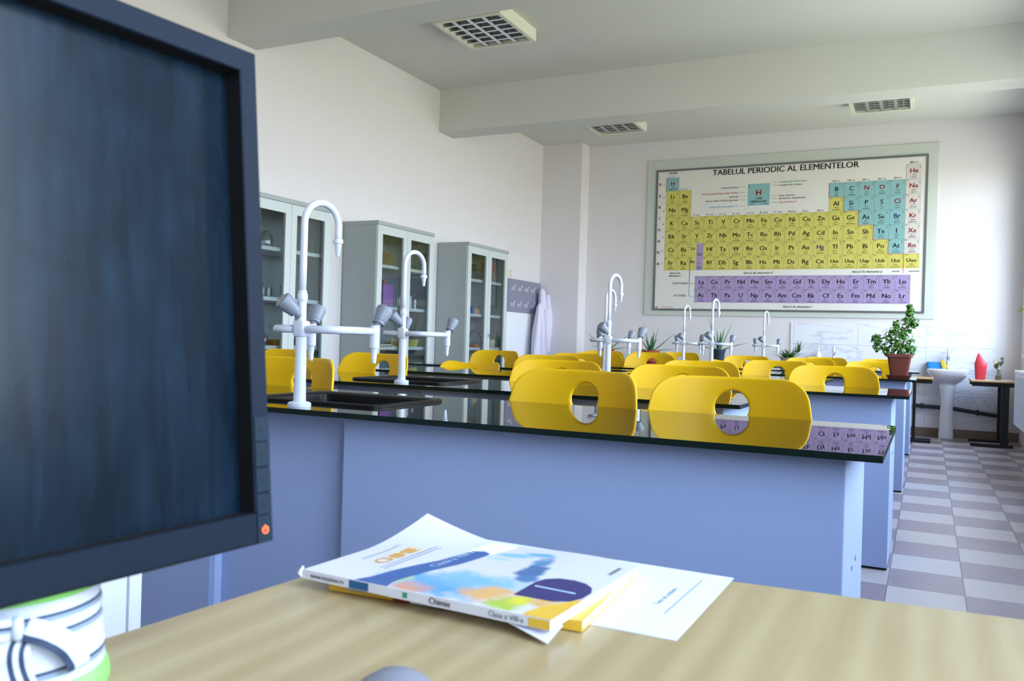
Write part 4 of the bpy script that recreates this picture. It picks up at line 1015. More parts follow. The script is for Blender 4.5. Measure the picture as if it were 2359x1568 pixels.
bm = NB(); lathe(bm, [(0.04, 0), (0.058, 0.10), (0.060, 0.105), (0.052, 0.10)], (0.06, 0, 0), seg=24); obj('pot', bm, 'terracotta', t, True, 35)
bm = NB(); tube(bm, [(0.06, 0, 0.10), (0.03, 0, 0.24), (-0.09, 0, 0.36)], 0.003, 6); obj('stems', bm, 'stem', t, True)
bm = NB(); leafy(bm, rnd, [((-0.135, 0, 0.362), 0.020), ((-0.10, 0, 0.36), 0.022), ((-0.07, 0, 0.35), 0.025), ((0.0, 0, 0.33), 0.03), ((0.07, 0, 0.28), 0.05), ((0.07, 0, 0.2), 0.05)], 46, 0.020); obj('foliage', bm, 'sill_leaf', t)

# ---------------------------------------------------------------- washbasins, pipes, bits on the side table
def washbasin(x, label):
    t = empty('washbasin', (x, WALL_B - 0.012, 0), 0, label, 'washbasin', 'white washbasins on the tiled wall')
    zt = 0.765; bm = NB(); rings = []
    secs = [(0.20, 0.42, zt), (0.208, 0.43, zt - 0.008), (0.205, 0.43, zt - 0.03), (0.185, 0.40, zt - 0.075), (0.14, 0.33, zt - 0.13), (0.09, 0.26, zt - 0.165)]
    inn = [(0.185, 0.395, zt), (0.17, 0.36, zt - 0.02), (0.12, 0.30, zt - 0.09), (0.02, 0.20, zt - 0.11)]
    def rg(hx, dep, z, y1=-0.001):
        out = []
        for k in range(32):
            a = 2 * math.pi * k / 32; c_, s_ = math.cos(a), math.sin(a)
            yy = -dep / 2 + dep / 2 * (math.copysign(abs(s_) ** 0.7, s_))
            out.append(bm.verts.new((hx * math.copysign(abs(c_) ** 0.8, c_), min(yy, y1), z)))
        return out
    rings = [rg(*s) for s in secs[::-1]] + [rg(hx, d_ - 0.03, z, -0.08) for hx, d_, z in inn]
    for a, b in zip(rings, rings[1:]):
        for k in range(32): bm.faces.new((a[k], a[(k + 1) % 32], b[(k + 1) % 32], b[k]))
    bm.faces.new(rings[0][::-1]); bm.faces.new(rings[-1])
    obj('bowl', bm, 'ceramic', t, True, 50)
    bm = NB(); lathe(bm, [(0.078, 0.0), (0.074, 0.03), (0.066, 0.25), (0.060, 0.42), (0.075, 0.56), (0.088, 0.605)], (0, -0.19, 0), 28, sy=0.9); obj('pedestal', bm, 'ceramic', t, True)
    bm = NB()
    lathe(bm, [(0.024, 0), (0.024, 0.02), (0.017, 0.03), (0.017, 0.13), (0.019, 0.15)], (0, -0.07, zt - 0.004), 18)
    tube(bm, [(0, -0.07, zt + 0.12), (0, -0.13, zt + 0.17), (0, -0.19, zt + 0.165), (0, -0.20, zt + 0.14)], 0.010, 12)
    fa = obj('faucet', bm, 'chrome', t, True, 40)
    bm = NB(); tube(bm, [(0, -0.07, zt + 0.145), (0, -0.075, zt + 0.17), (0, -0.06, zt + 0.225)], [0.014, 0.012, 0.008], 12); obj('lever', bm, 'chrome', fa, True, 40)
    return t
wb0 = washbasin(0.195, 'white pedestal washbasin with chrome faucet right of the aisle plants')
dup(wb0, (-0.99, WALL_B - 0.012, 0), (0, 0, 0), 'second washbasin, only its chrome faucet shows above the yellow chairs')
bm = NB(); sq_loft(bm, [(0.075, 0.045, 0, 0, 0), (0.08, 0.05, 0.03, 0, 0), (0.08, 0.05, 0.06, 0, 0), (0.075, 0.045, 0.072, 0, 0)], n_exp=6)
solo('sponge_box', bm, 'blue_plastic', 'blue plastic box on the left rim of the pedestal washbasin', 'box', loc=(0.065, WALL_B - 0.065, 0.766))
bm = NB(); sq_loft(bm, [(0.018, 0.012, 0, 0, 0), (0.03, 0.014, 0.03, -0.002, 0), (0.026, 0.012, 0.07, -0.018, 0), (0.012, 0.008, 0.10, -0.028, 0)], n_exp=3)
solo('cleaning_cloth', bm, 'yellow_cloth', 'yellow cloth leaning on the faucet of the pedestal washbasin', 'cloth', loc=(0.165, WALL_B - 0.125, 0.766))
t = empty('soap_bottle', (-1.16, WALL_B - 0.10, 0.70), 0, 'white soap bottle with pump left of the distant wall faucet', 'soap bottle')
bm = NB(); lathe(bm, [(0.034, 0.066), (0.036, 0.07), (0.036, 0.18), (0.022, 0.205), (0.014, 0.21), (0.014, 0.225)], seg=20); obj('bottle', bm, 'ceramic', t, True, 40)
bm = NB(); tube(bm, [(0, 0, 0.225), (0, 0, 0.255)], 0.004, 8); lathe(bm, [(0.014, 0.25), (0.014, 0.262), (0.006, 0.265)], seg=14); obj('pump', bm, 'ceramic', t, True, 40)
t.location.z = 0.70
bm = NB(); tube(bm, [(-0.14, WALL_B - 0.06, 0.345), (0.12, WALL_B - 0.06, 0.335), (0.26, WALL_B - 0.06, 0.33), (0.74, WALL_B - 0.06, 0.27)], 0.022, 14)
for x_, z_ in ((-0.05, 0.342), (0.5, 0.30)): box(bm, x_ - 0.012, x_ + 0.012, WALL_B - 0.085, WALL_B - 0.012, z_ - 0.03, z_ + 0.03)
solo('drain_pipe', bm, 'pipe', 'dark grey drain pipe running along the wall behind the washbasin', 'pipe', auto=40)
bm = NB(); sq_loft(bm, [(0.046, 0.04, 0, 0, 0), (0.052, 0.044, 0.06, 0, 0), (0.058, 0.048, 0.14, 0, 0), (0.060, 0.046, 0.165, 0, 0), (0.042, 0.034, 0.20, -0.006, 0), (0.022, 0.02, 0.245, -0.016, 0), (0.006, 0.006, 0.275, -0.020, 0)], n_exp=3.0, seg=20)
solo('red_vase', bm, 'red_vase', 'tall pointed red vase on the small black-legged side table', 'vase', auto=60, loc=(0.492, 10.1, 0.675))
t = empty('flower_vase', (0.655, 10.12, 0.675), 0, 'glass vase of small dried yellow flowers beside the red vase', 'vase')
bm = NB(); lathe(bm, [(0.030, 0), (0.034, 0.006), (0.030, 0.06), (0.020, 0.11), (0.026, 0.13)], seg=20); obj('glass', bm, 'clear', t, True)
bm = NB(); lathe(bm, [(0.026, 0.006), (0.024, 0.05), (0.004, 0.052)], seg=16); obj('filling', bm, 'brown_thing', t, True)
bm = NB()
for a_, b_ in ((-0.05, 0.2), (0.0, 0.22), (0.03, 0.24), (-0.02, 0.18)): tube(bm, [(0, 0, 0.03), (a_ * 0.3, 0, 0.12), (a_, 0, b_)], 0.002, 5)
obj('stems', bm, 'stem', t, True)
bm = NB(); leafy(bm, rnd, [((0.035, 0, 0.225), 0.02), ((0.03, 0, 0.18), 0.03), ((0, 0, 0.17), 0.03), ((-0.02, 0, 0.15), 0.025)], 70, 0.013); obj('foliage', bm, 'leaf_dark', t)
bm = NB(); leafy(bm, rnd, [((-0.055, 0, 0.245), 0.012), ((-0.035, 0, 0.20), 0.014), ((-0.03, 0, 0.175), 0.012)], 16, 0.010); obj('blossom', bm, 'flower', t)

# ---------------------------------------------------------------- radiator on the right wall
t = empty('radiator', (0.68, 0, 0), 0, 'white panel radiator below the window at the right photo edge', 'radiator')
bm = NB(); box(bm, 0.0, 0.012, 6.6, 8.55, 0.345, 0.785, bev=0.003)
for i in range(46): box(bm, -0.003, 0.0, 6.63 + i * 0.0415, 6.63 + i * 0.0415 + 0.018, 0.37, 0.76)
obj('front_plate', bm, 'radiator', t)
bm = NB(); box(bm, 0.10, 0.112, 6.6, 8.55, 0.345, 0.785); obj('rear_plate', bm, 'radiator', t)
bm = NB(); box(bm, -0.004, 0.118, 6.59, 8.56, 0.785, 0.812, bev=0.005); obj('top_grille', bm, 'radiator', t)
bm = NB(); box(bm, 0.0, 0.112, 8.551, 8.558, 0.35, 0.784); box(bm, 0.0, 0.112, 6.592, 6.599, 0.35, 0.784); obj('side_cover', bm, 'radiator', t)
bm = NB()
for y_ in (6.9, 8.2): box(bm, 0.112, 0.2195, y_ - 0.02, y_ + 0.02, 0.42, 0.7)
obj('wall_bracket', bm, 'radiator', t)

# ---------------------------------------------------------------- teacher desk
DZ = 0.70
t = empty('teacher_desk', (0, 0, 0), 0, 'pale beech teacher desk in the foreground under the books', 'desk')
bm = NB()
out = [(-0.556, 0.893), (0.085, 0.936), (0.80, 0.985), (0.86, -0.35), (-0.618, -0.35), (-0.594, 0.391)]
top_ = [(x, y) for x, y in out]
hexa(bm, [(x, y, DZ - 0.025) for x, y in top_], [(x, y, DZ) for x, y in top_])
bmesh.ops.bevel(bm, geom=list(bm.edges), offset=0.002, segments=2, affect='EDGES')
obj('desk_top', bm, 'wood', t)
for x_, y_ in ((-0.52, 0.80), (0.72, 0.88), (-0.56, -0.28), (0.78, -0.28)):
    bm = NB(); tube(bm, [(x_, y_, 0), (x_, y_, DZ - 0.025)], 0.02, 14); obj('leg', bm, 'steel', t, True, 40)
# ---------------------------------------------------------------- white low cupboard left of the desk
t = empty('low_cupboard', (-1.36, 0.80, 0), 0, 'bright white low cupboard with a door gap, below the monitor', 'cupboard')
bm = NB(); box(bm, -0.40, -0.030, -0.35, 0.375, 0.0, 0.62, bev=0.002); obj('body', bm, 'white_panel', t)
bm = NB(); box(bm, -0.0298, -0.0185, -0.34, 0.37, 0.004, 0.615); obj('gap_shade_strip', bm, 'bezel_gap', t)  # black strip added behind the doors, stands in for shade in the gap
bm = NB(); box(bm, -0.018, 0.0, -0.35, 0.3405, 0.012, 0.618, bev=0.0015); obj('door', bm, 'white_panel', t)
bm = NB(); box(bm, -0.018, 0.0, 0.3465, 0.375, 0.012, 0.618, bev=0.0015); obj('door', bm, 'white_panel', t)

# ---------------------------------------------------------------- monitor
u_ = Vector((-0.0747, -0.9972, 0)).normalized()          # towards the viewer's left along the screen
v_ = Vector((-0.090, 0.0068, 0.996)).normalized()
n_m = u_.cross(v_)                                        # points out of the screen?
if n_m.x < 0: n_m = -n_m
v_ = (v_ - u_ * v_.dot(u_)).normalized()
org = Vector((-0.461, 0.524, 0.785))
# local x = -u_ (to the viewer's right), y = -n (into the monitor), z = v
X_ = -u_; Y_ = -n_m; Z_ = v_
Mm = Matrix(((X_.x, Y_.x, Z_.x, org.x), (X_.y, Y_.y, Z_.y, org.y), (X_.z, Y_.z, Z_.z, org.z), (0, 0, 0, 1)))
t = bpy.data.objects.new('computer_monitor', None); COL.objects.link(t); t.matrix_world = Mm
tag(t, 'large dark computer monitor tilted back, filling the left of the photo', 'monitor')
MW, MH = 0.425, 0.392
bm = NB()
rb, tb, bb, lb_ = 0.018, 0.019, 0.0245, 0.018
def bezel_box(x0, x1, z0, z1, y1=0.020): box(bm, x0, x1, 0.0, y1, z0, z1)
bv = 0.0022
bez = []
# ring with inner recess walls: outer loop front, inner loop front, inner loop back
def ring_pts(x0, x1, z0, z1, y): return [(x0, y, z0), (x1, y, z0), (x1, y, z1), (x0, y, z1)]
loops = [ring_pts(-MW, 0, 0, MH, 0.028), ring_pts(-MW, 0, 0, MH, bv), ring_pts(-MW + bv, -bv, bv, MH - bv, 0.0), ring_pts(-MW + lb_ - 0.001, -rb + 0.001, bb - 0.001, MH - tb + 0.001, 0.0),
         ring_pts(-MW + lb_, -rb, bb, MH - tb, 0.001)]
vl = [[bm.verts.new(p) for p in lp] for lp in loops]
for a, b in zip(vl, vl[1:]):
    for k in range(4): bm.faces.new((a[k], a[(k + 1) % 4], b[(k + 1) % 4], b[k]))
back = [bm.verts.new(p) for p in ring_pts(-MW + 0.03, -0.03, 0.03, MH - 0.03, 0.050)]
for k in range(4): bm.faces.new((vl[0][k], back[k], back[(k + 1) % 4], vl[0][(k + 1) % 4]))
bm.faces.new(back)
bz = obj('bezel', bm, 'bezel', t)
bm = NB()
L1 = [bm.verts.new(p) for p in ring_pts(-MW + lb_, -rb, bb, MH - tb, 0.001)]; L2 = [bm.verts.new(p) for p in ring_pts(-MW + lb_, -rb, bb, MH - tb, 0.0195)]
for k in range(4): bm.faces.new((L1[k], L1[(k + 1) % 4], L2[(k + 1) % 4], L2[k]))
obj('recess_wall', bm, 'bezel_gap', bz)
bm = NB(); box(bm, -MW + lb_, -rb, 0.0170, 0.0200, bb, MH - tb)
obj('screen', bm, 'screen', t)
def btn(z0, z1, name, mt, x0=-0.0163, x1=-0.0016):
    bm = NB(); box(bm, x0, x1, -0.0008, 0.004, z0 + 0.0006, z1 - 0.0006, bev=0.0005); return obj(name, bm, mt, t)
for z0, z1 in ((0.0789, 0.0989), (0.0589, 0.0789), (0.0389, 0.0589), (0.0218, 0.0389)):
    o_ = btn(z0, z1, 'button', 'bezel_button')
    bm = NB(); zc_ = (z0 + z1) / 2; box(bm, -0.0105, -0.0080, -0.0011, -0.0004, zc_ - 0.0013, zc_ + 0.0013); obj('button_mark', bm, 'bezel_gap', o_)
pb = btn(0.0002, 0.0218, 'power_button', 'bezel_button')
bm = NB(); tube(bm, arc((-0.0098, -0.0014, 0.0105), 0.0026, math.radians(125), math.radians(415), 16, (1, 0, 0), (0, 0, 1)), 0.00065, 6)
tube(bm, [(-0.0098, -0.0014, 0.0105), (-0.0098, -0.0014, 0.0142)], 0.00065, 6); obj('power_symbol', bm, 'led', pb, True)
bm = NB(); tube(bm, [(-MW / 2, 0.045, 0.14), (-MW / 2, 0.075, 0.12)], 0.03, 16); obj('hinge', bm, 'bezel', t, True, 40)
# stand in world space, written in monitor coordinates
iv = Mm.inverted()
neck_top = Mm @ Vector((-MW / 2, 0.070, 0.11))
bm = NB()
pa = [Vector((neck_top.x - 0.01, neck_top.y, DZ + 0.012)), neck_top]
tube(bm, [iv @ p for p in pa], 0.022, 16); obj('stand_neck', bm, 'bezel', t, True, 40)
bm = NB(); lathe(bm, [(0.095, 0.0), (0.095, 0.006), (0.085, 0.011), (0.02, 0.014)], (neck_top.x + 0.02, neck_top.y - 0.03, DZ + 0.0005), 32)
for v in bm.verts: v.co = iv @ v.co
obj('stand_base', bm, 'bezel', t, True, 40)

# ---------------------------------------------------------------- green pot wrapped in a striped ribbon
GP = Vector((-0.546, 0.362, DZ + 0.0005)); GR = 0.058
t = empty('wrapped_pot', GP, 0, 'lime green pot wrapped in a white ribbon with grey stripes and a bow', 'pot')
bm = NB(); lathe(bm, [(0.054, 0), (0.062, 0.004), (0.0645, 0.012), (0.0630, 0.020), (0.0595, 0.025), (0.0550, 0.070), (0.0560, 0.076), (0.0562, 0.081), (0.052, 0.081), (0.050, 0.06), (0.048, 0.012)], seg=48); obj('pot', bm, 'pot_green', t, True, 35)
bm = NB(); prof = []
bands = [(0.0235, 0.0290, 0), (0.0290, 0.0325, 2), (0.0325, 0.0345, 1), (0.0345, 0.0440, 0), (0.0440, 0.0530, 0), (0.0530, 0.0560, 2), (0.0560, 0.0578, 1), (0.0578, 0.0642, 0), (0.0642, 0.0670, 2), (0.0670, 0.0688, 1), (0.0688, 0.0765, 0)]
def rib_r(z): return 0.0612 - 0.085 * (z - 0.022) + 0.0005 * math.sin(z * 420)
for z0, z1, mi in bands:
    for seg in range(48):
        a0, a1 = 2 * math.pi * seg / 48, 2 * math.pi * (seg + 1) / 48
        f = bm.faces.new([bm.verts.new((rib_r(z) * math.cos(a), rib_r(z) * math.sin(a), z)) for a, z in ((a0, z0), (a1, z0), (a1, z1), (a0, z1))]); f.material_index = mi
bmesh.ops.remove_doubles(bm, verts=bm.verts, dist=0.00005)
rb_ = obj('ribbon', bm, ['ribbon', 'stripe_dark', 'stripe_grey'], t, True)
# bow: faces the camera side
bd = (Vector((0, 0, 0)) - Vector((GP.x, GP.y, 0))).normalized()
side_ = Vector((0, 0, 1)).cross(bd)      # to the viewer's right when looking at the pot
def on_ribbon(s, z, lift=0.002):
    ang = s / 0.058; r_ = rib_r(z) + lift
    d_ = bd * math.cos(ang) + side_ * math.sin(ang); return Vector((d_.x * r_, d_.y * r_, z))
def strip(bm, path, halfw, colours, lift):
    """path of (s, z) on the pot; cross strips with stripe colours"""
    n_c = len(colours); prev = None
    for i, (s, z) in enumerate(path):
        a = path[max(0, i - 1)]; b = path[min(len(path) - 1, i + 1)]
        tx, tz = b[0] - a[0], b[1] - a[1]; L = math.hypot(tx, tz); nx, nz = -tz / L, tx / L
        lf = lift(i / (len(path) - 1))
        ring = [bm.verts.new(on_ribbon(s + nx * halfw * (2 * k / n_c - 1), z + nz * halfw * (2 * k / n_c - 1), lf)) for k in range(n_c + 1)]
        if prev:
            for k in range(n_c):
                f = bm.faces.new((prev[k], prev[k + 1], ring[k + 1], ring[k])); f.material_index = colours[k]
        prev = ring
K0 = (0.006, 0.0655)
def densify(path):
    for _ in range(2):
        q = [path[0]]
        for a, b in zip(path, path[1:]):
            q += [(a[0] * .75 + b[0] * .25, a[1] * .75 + b[1] * .25), (a[0] * .25 + b[0] * .75, a[1] * .25 + b[1] * .75)]
        path = q + [path[-1]]
    pp = []
    for i in range(len(path) - 1):
        for j in range(2):
            f = j / 2; pp.append((path[i][0] + (path[i + 1][0] - path[i][0]) * f, path[i][1] + (path[i + 1][1] - path[i][1]) * f))
    return pp + [path[-1]]
RM = ['ribbon', 'stripe_dark', 'stripe_grey']
bm = NB(); strip(bm, densify([(0.004, 0.063), (-0.001, 0.052), (0.001, 0.036), (0.008, 0.018), (0.014, 0.004)]), 0.0125, [0, 2, 0, 0, 0, 1, 0, 1, 0], lambda f: 0.0025 + 0.003 * math.sin(f * 3))
obj('bow_tail', bm, RM, rb_, True)
bm = NB(); strip(bm, densify([(0.010, 0.065), (0.020, 0.060), (0.030, 0.051), (0.037, 0.039), (0.038, 0.033)]), 0.0070, [1, 1, 0, 0, 0, 0, 0], lambda f: 0.006 + 0.004 * math.sin(f * 3))
obj('bow_tail', bm, RM, rb_, True)
bm = NB()
for side_pass, lf in ((0, 0.004), (1, 0.013)):
    strip(bm, densify([(0.004, 0.0655), (-0.008, 0.0675), (-0.020, 0.066), (-0.028, 0.064)]), 0.0062, [0, 0, 1, 2, 0, 0], (lambda f, lf=lf: 0.004 + (lf - 0.004) * math.sin(math.pi * f)))
obj('bow_loop', bm, RM, rb_, True)
bm = NB(); kp = on_ribbon(K0[0], K0[1], 0.005); lathe(bm, [(0.0010, -0.0075), (0.0030, -0.006), (0.0036, 0), (0.0030, 0.006), (0.0010, 0.0075)], kp, 12); obj('bow_knot', bm, 'ribbon', rb_, True)

# ---------------------------------------------------------------- mouse
t = empty('computer_mouse', (-0.293, 0.444, DZ), math.radians(28), 'grey computer mouse, only its rounded back at the bottom photo edge', 'mouse')
bm = NB(); sq_loft(bm, [(0.026, 0.045, 0.0, 0, 0), (0.031, 0.052, 0.006, 0, 0), (0.030, 0.050, 0.016, 0, 0.001), (0.025, 0.042, 0.026, 0, 0.003), (0.015, 0.026, 0.033, 0, 0.006), (0.003, 0.006, 0.0355, 0, 0.008)], n_exp=2.4, seg=32)
obj('shell', bm, 'mouse', t, True, 60)
bm = NB(); tube(bm, [(-0.004, -0.032, 0.028), (0.004, -0.032, 0.028)], 0.008, 16); obj('scroll_wheel', bm, 'bezel_gap', t, True, 40)
bm = NB(); tube(bm, [(0, -0.050, 0.008), (0.005, -0.10, 0.004), (0.03, -0.18, 0.003), (0.04, -0.30, 0.003)], 0.002, 8); obj('cable', bm, 'bezel_gap', t, True)

# ---------------------------------------------------------------- books and papers
NL, NR = Vector((-0.544, 0.667, 0)), Vector((-0.274, 0.648, 0)); FR = Vector((-0.267, 0.8595, 0))
ex = (FR - NR).normalized(); BWd = 0.2115; BHt = 0.2706
ey = (NL - NR).normalized()
def cover_material():
    m = bpy.data.materials.new('chemistry_cover_print'); m.use_nodes = True
    n = m.node_tree.nodes; l = m.node_tree.links; b = n['Principled BSDF']
    tc = n.new('ShaderNodeTexCoord'); sp = n.new('ShaderNodeSeparateXYZ'); l.new(tc.outputs['Object'], sp.inputs[0])
    nz = n.new('ShaderNodeTexNoise'); nz.inputs['Scale'].default_value = 48; nz.inputs['Detail'].default_value = 8; l.new(tc.outputs['Object'], nz.inputs[0])
    def m2(op, a, bb=None, clamp=False):
        k = n.new('ShaderNodeMath'); k.operation = op; k.use_clamp = clamp
        for i, v in enumerate((a, bb)):
            if v is None: continue
            if isinstance(v, (int, float)): k.inputs[i].default_value = v
            else: l.new(v, k.inputs[i])
        return k.outputs[0]
    base = None
    def blob(prev, cx, cy_, rx, ry, col, strength=1.0, rot=0.0, ns=0.9):
        dx = m2('SUBTRACT', sp.outputs[0], cx * BWd); dy = m2('SUBTRACT', sp.outputs[1], cy_ * BHt)
        c_, s_ = math.cos(rot), math.sin(rot)
        a = m2('DIVIDE', m2('ADD', m2('MULTIPLY', dx, c_), m2('MULTIPLY', dy, s_)), rx * BWd)
        q = m2('DIVIDE', m2('SUBTRACT', m2('MULTIPLY', dy, c_), m2('MULTIPLY', dx, s_)), ry * BHt)
        r2 = m2('ADD', m2('MULTIPLY', a, a), m2('MULTIPLY', q, q))
        r2 = m2('ADD', r2, m2('MULTIPLY', m2('SUBTRACT', nz.outputs[0], 0.5), 2.4 * ns))
        f = m2('MULTIPLY', m2('SUBTRACT', 1.0, r2, True), 1.8 * strength, True)
        k = n.new('ShaderNodeMix'); k.data_type = 'RGBA'; l.new(f, k.inputs[0])
        if prev is None: k.inputs['A'].default_value = S(224, 224, 236)
        else: l.new(prev, k.inputs['A'])
        k.inputs['B'].default_value = col; return k.outputs['Result']
    c = blob(None, 0.16, 0.50, 0.24, 0.26, S(84, 164, 222), 0.7)
    c = blob(c, 0.30, 0.40, 0.15, 0.24, S(120, 190, 232), 0.6)
    c = blob(c, 0.05, 0.56, 0.10, 0.10, S(226, 150, 110), 0.5)
    c = blob(c, 0.13, 0.66, 0.10, 0.06, S(190, 214, 150), 0.5)
    c = blob(c, 0.16, 0.28, 0.13, 0.14, S(236, 180, 110), 0.7)
    c = blob(c, 0.10, 0.20, 0.12, 0.08, S(180, 205, 70), 0.75)
    c = blob(c, 0.15, 0.17, 0.08, 0.05, S(226, 222, 60), 0.8)
    c = blob(c, 0.20, 0.10, 0.10, 0.06, S(228, 180, 100), 0.6)
    c = blob(c, 0.80, 0.46, 0.05, 0.10, S(130, 200, 226), 0.6, 0.2)
    c = blob(c, 0.87, 0.38, 0.05, 0.08, S(90, 180, 214), 0.7)
    c = blob(c, 0.76, 0.32, 0.12, 0.045, S(60, 140, 190), 0.8)
    c = blob(c, 0.58, 0.30, 0.12, 0.06, S(44, 104, 168), 0.9)
    c = blob(c, 0.45, 0.27, 0.06, 0.05, S(60, 120, 180), 0.8)
    c = blob(c, 0.70, 0.50, 0.03, 0.06, S(150, 214, 230), 0.5)
    l.new(c, b.inputs['Base Color']); b.inputs['Roughness'].default_value = 0.28; b.inputs['Coat Weight'].default_value = 0.4
    b.inputs['Coat Roughness'].default_value = 0.15
    return m
M['cover'] = cover_material()
def book_root(org_, name, label):
    o = bpy.data.objects.new(name, None); COL.objects.link(o)
    o.matrix_world = Matrix(((ex.x, ey.x, 0, org_.x), (ex.y, ey.y, 0, org_.y), (0, 0, 1, org_.z), (0, 0, 0, 1)))
    return tag(o, label, 'book', 'chemistry textbooks')
# top book: local x from spine to fore edge, local y from bottom (viewer's right) to top (left)
zt0, zt1 = 0.7100, 0.7188
tb_ = book_root(Vector((NR.x, NR.y, zt0)), 'textbook', 'white chemistry textbook with blue smoke cover, on top of the book stack')
Hh = zt1 - zt0
def grid_sheet(x0, x1, y0, y1, nx, ny, fz, mi=0, thick=0.0006):
    bm = NB(); v = {}
    for s in (0, 1):
        for i in range(nx + 1):
            for j in range(ny + 1):
                x = x0 + (x1 - x0) * i / nx; y = y0 + (y1 - y0) * j / ny; px, py, pz = fz(x, y)
                v[i, j, s] = bm.verts.new((px, py, pz + thick * s))
    for i in range(nx):
        for j in range(ny):
            bm.faces.new((v[i, j, 1], v[i + 1, j, 1], v[i + 1, j + 1, 1], v[i, j + 1, 1])); bm.faces.new((v[i, j, 0], v[i, j + 1, 0], v[i + 1, j + 1, 0], v[i + 1, j, 0]))
    for i in range(nx):
        bm.faces.new((v[i, 0, 0], v[i + 1, 0, 0], v[i + 1, 0, 1], v[i, 0, 1])); bm.faces.new((v[i, ny, 0], v[i, ny, 1], v[i + 1, ny, 1], v[i + 1, ny, 0]))
    for j in range(ny):
        bm.faces.new((v[0, j, 0], v[0, j, 1], v[0, j + 1, 1], v[0, j + 1, 0])); bm.faces.new((v[nx, j, 0], v[nx, j + 1, 0], v[nx, j + 1, 1], v[nx, j, 1]))
    return bm
def cov_lift(x, y):
    cx_, cy_ = x / BWd, y / BHt
    f = max(0, (cx_ - 0.45) / 0.55); g = max(0, (cy_ - 0.62) / 0.38)
    return 0.020 * f ** 1.6 * g ** 1.5 + 0.0016 * math.sin(cy_ * 7) * cx_ * (1 - g)
bm = grid_sheet(0, BWd, 0, BHt, 24, 30, lambda x, y: (x, y, Hh - 0.0008 + cov_lift(x, y)))
cv = obj('front_cover', bm, 'cover', tb_, True, 40)
bm = NB(); sy1 = 0.002
box(bm, 0.001, BWd - 0.004, 0.003, BHt - 0.003, 0.0008, Hh - 0.0010); obj('pages', bm, 'page', tb_)
bm = grid_sheet(0, BWd, 0, BHt, 10, 10, lambda x, y: (x, y, 0.0001 - (0.009 * max(0, 1 - y / 0.05) * max(0, 1 - x / 0.07)) * 0 )); obj('back_cover', bm, 'book_white', tb_)
SPM = ['book_white', 'book_blue', 'book_green', 'book_yellow', 't_black', 't_grey', 't_white']
bm = NB(); box(bm, -0.0008, 0.0009, 0, BHt, 0, Hh, 0)
def spq(y0, y1, mi, z0=0.0006, z1=Hh - 0.0006):
    f = bm.faces.new([bm.verts.new(p) for p in ((-0.0011, y1, z0), (-0.0011, y0, z0), (-0.0011, y0, z1), (-0.0011, y1, z1))]); f.material_index = mi
spq(BHt * 0.70, BHt * 0.785, 1); spq(0.0, BHt * 0.075, 3); spq(BHt * 0.535, BHt * 0.555, 2, 0.002, 0.007)
def sp_txt(s, y, size, mi, bold=0.0, z=Hh / 2):
    mt = Matrix(((0, 0, -1, -0.0013), (-1, 0, 0, y), (0, 1, 0, z), (0, 0, 0, 1)))
    text_into(bm, s, size, mt, mi, 'CENTER', bold, 3)
sp_txt('www.intuitext.ro', BHt * 0.885, 0.0060, 4, 0.01); sp_txt('Chimie', BHt * 0.405, 0.0080, 4, 0.02); sp_txt('Clasa a VIII-a', BHt * 0.155, 0.0066, 5, 0.01)
obj('spine', bm, SPM, tb_)
# printed motifs on the cover (follow the lifted cover)
PMATS = ['banner', 't_orange', 't_white', 'navy', 't_grey', 'book_yellow', 't_black']
bm = NB()
def cz(p): return Hh + cov_lift(p[0], p[1]) + 0.0002
def cpoly(pts, mi, dz=0.0):
    vs_ = [bm.verts.new((x * BWd, y * BHt, cz((x * BWd, y * BHt)) + dz)) for x, y in pts]; f = bm.faces.new(vs_); f.material_index = mi
# banner: wavy band from spine to mid cover, rounded end
up_ = []; lo_ = []
for i in range(25):
    f = i / 24; x = f * 0.79; yc = 0.695 - 0.075 * min(1, f * 1.6) + 0.018 * math.sin(f * 4.5)
    hw_ = 0.050 - 0.006 * f
    if f > 0.93: hw_ *= math.sqrt(max(0, 1 - ((f - 0.93) / 0.07) ** 2)) * 0.98 + 0.02
    if f < 0.1: hw_ += 0.02 * (1 - f / 0.1)
    up_.append((x, yc + hw_)); lo_.append((x, yc - hw_))
for i in range(24): cpoly([lo_[i], lo_[i + 1], up_[i + 1], up_[i]], 0)
def cov_txt(s, cx_, cy_, size, mi, bold=0.0, ang=0.0):
    n0 = len(bm.verts)
    mt = Matrix.Translation((cx_ * BWd, cy_ * BHt, 0)) @ Matrix.Rotation(ang, 4, 'Z')
    text_into(bm, s, size, mt, mi, 'CENTER', bold, 3)
    bm.verts.ensure_lookup_table()
    for v in bm.verts[n0:]: v.co.z = cz(v.co) + 0.0004
obj('cover_banner', bm, PMATS, cv)
bm = NB(); cov_txt('Clasa a VIII-a', 0.56, 0.640, 0.0145, 2, 0.012); obj('class_lettering', bm, PMATS, cv)
bm = NB(); cov_txt('CHIMIE', 0.45, 0.835, 0.0215, 1, 0.02); obj('title_lettering', bm, PMATS, cv)
bm = NB(); cov_txt('Manual pentru clasa a VIII-a', 0.45, 0.915, 0.0058, 4, 0.0); obj('author_line', bm, PMATS, cv)
for yy_ in (0.785, 0.765):
    bm = NB(); cpoly([(0.22, yy_), (0.70, yy_), (0.70, yy_ + 0.004), (0.22, yy_ + 0.004)], 4); obj('subtitle_line', bm, PMATS, cv)
bm = NB()
pl_ = [(0.21, 0.22), (0.42, 0.225), (0.49, 0.212), (0.535, 0.175), (0.55, 0.12), (0.535, 0.07), (0.49, 0.03), (0.42, 0.01), (0.33, 0.01), (0.26, 0.03), (0.22, 0.08)]
cpoly(pl_, 3); obj('device_print', bm, PMATS, cv)
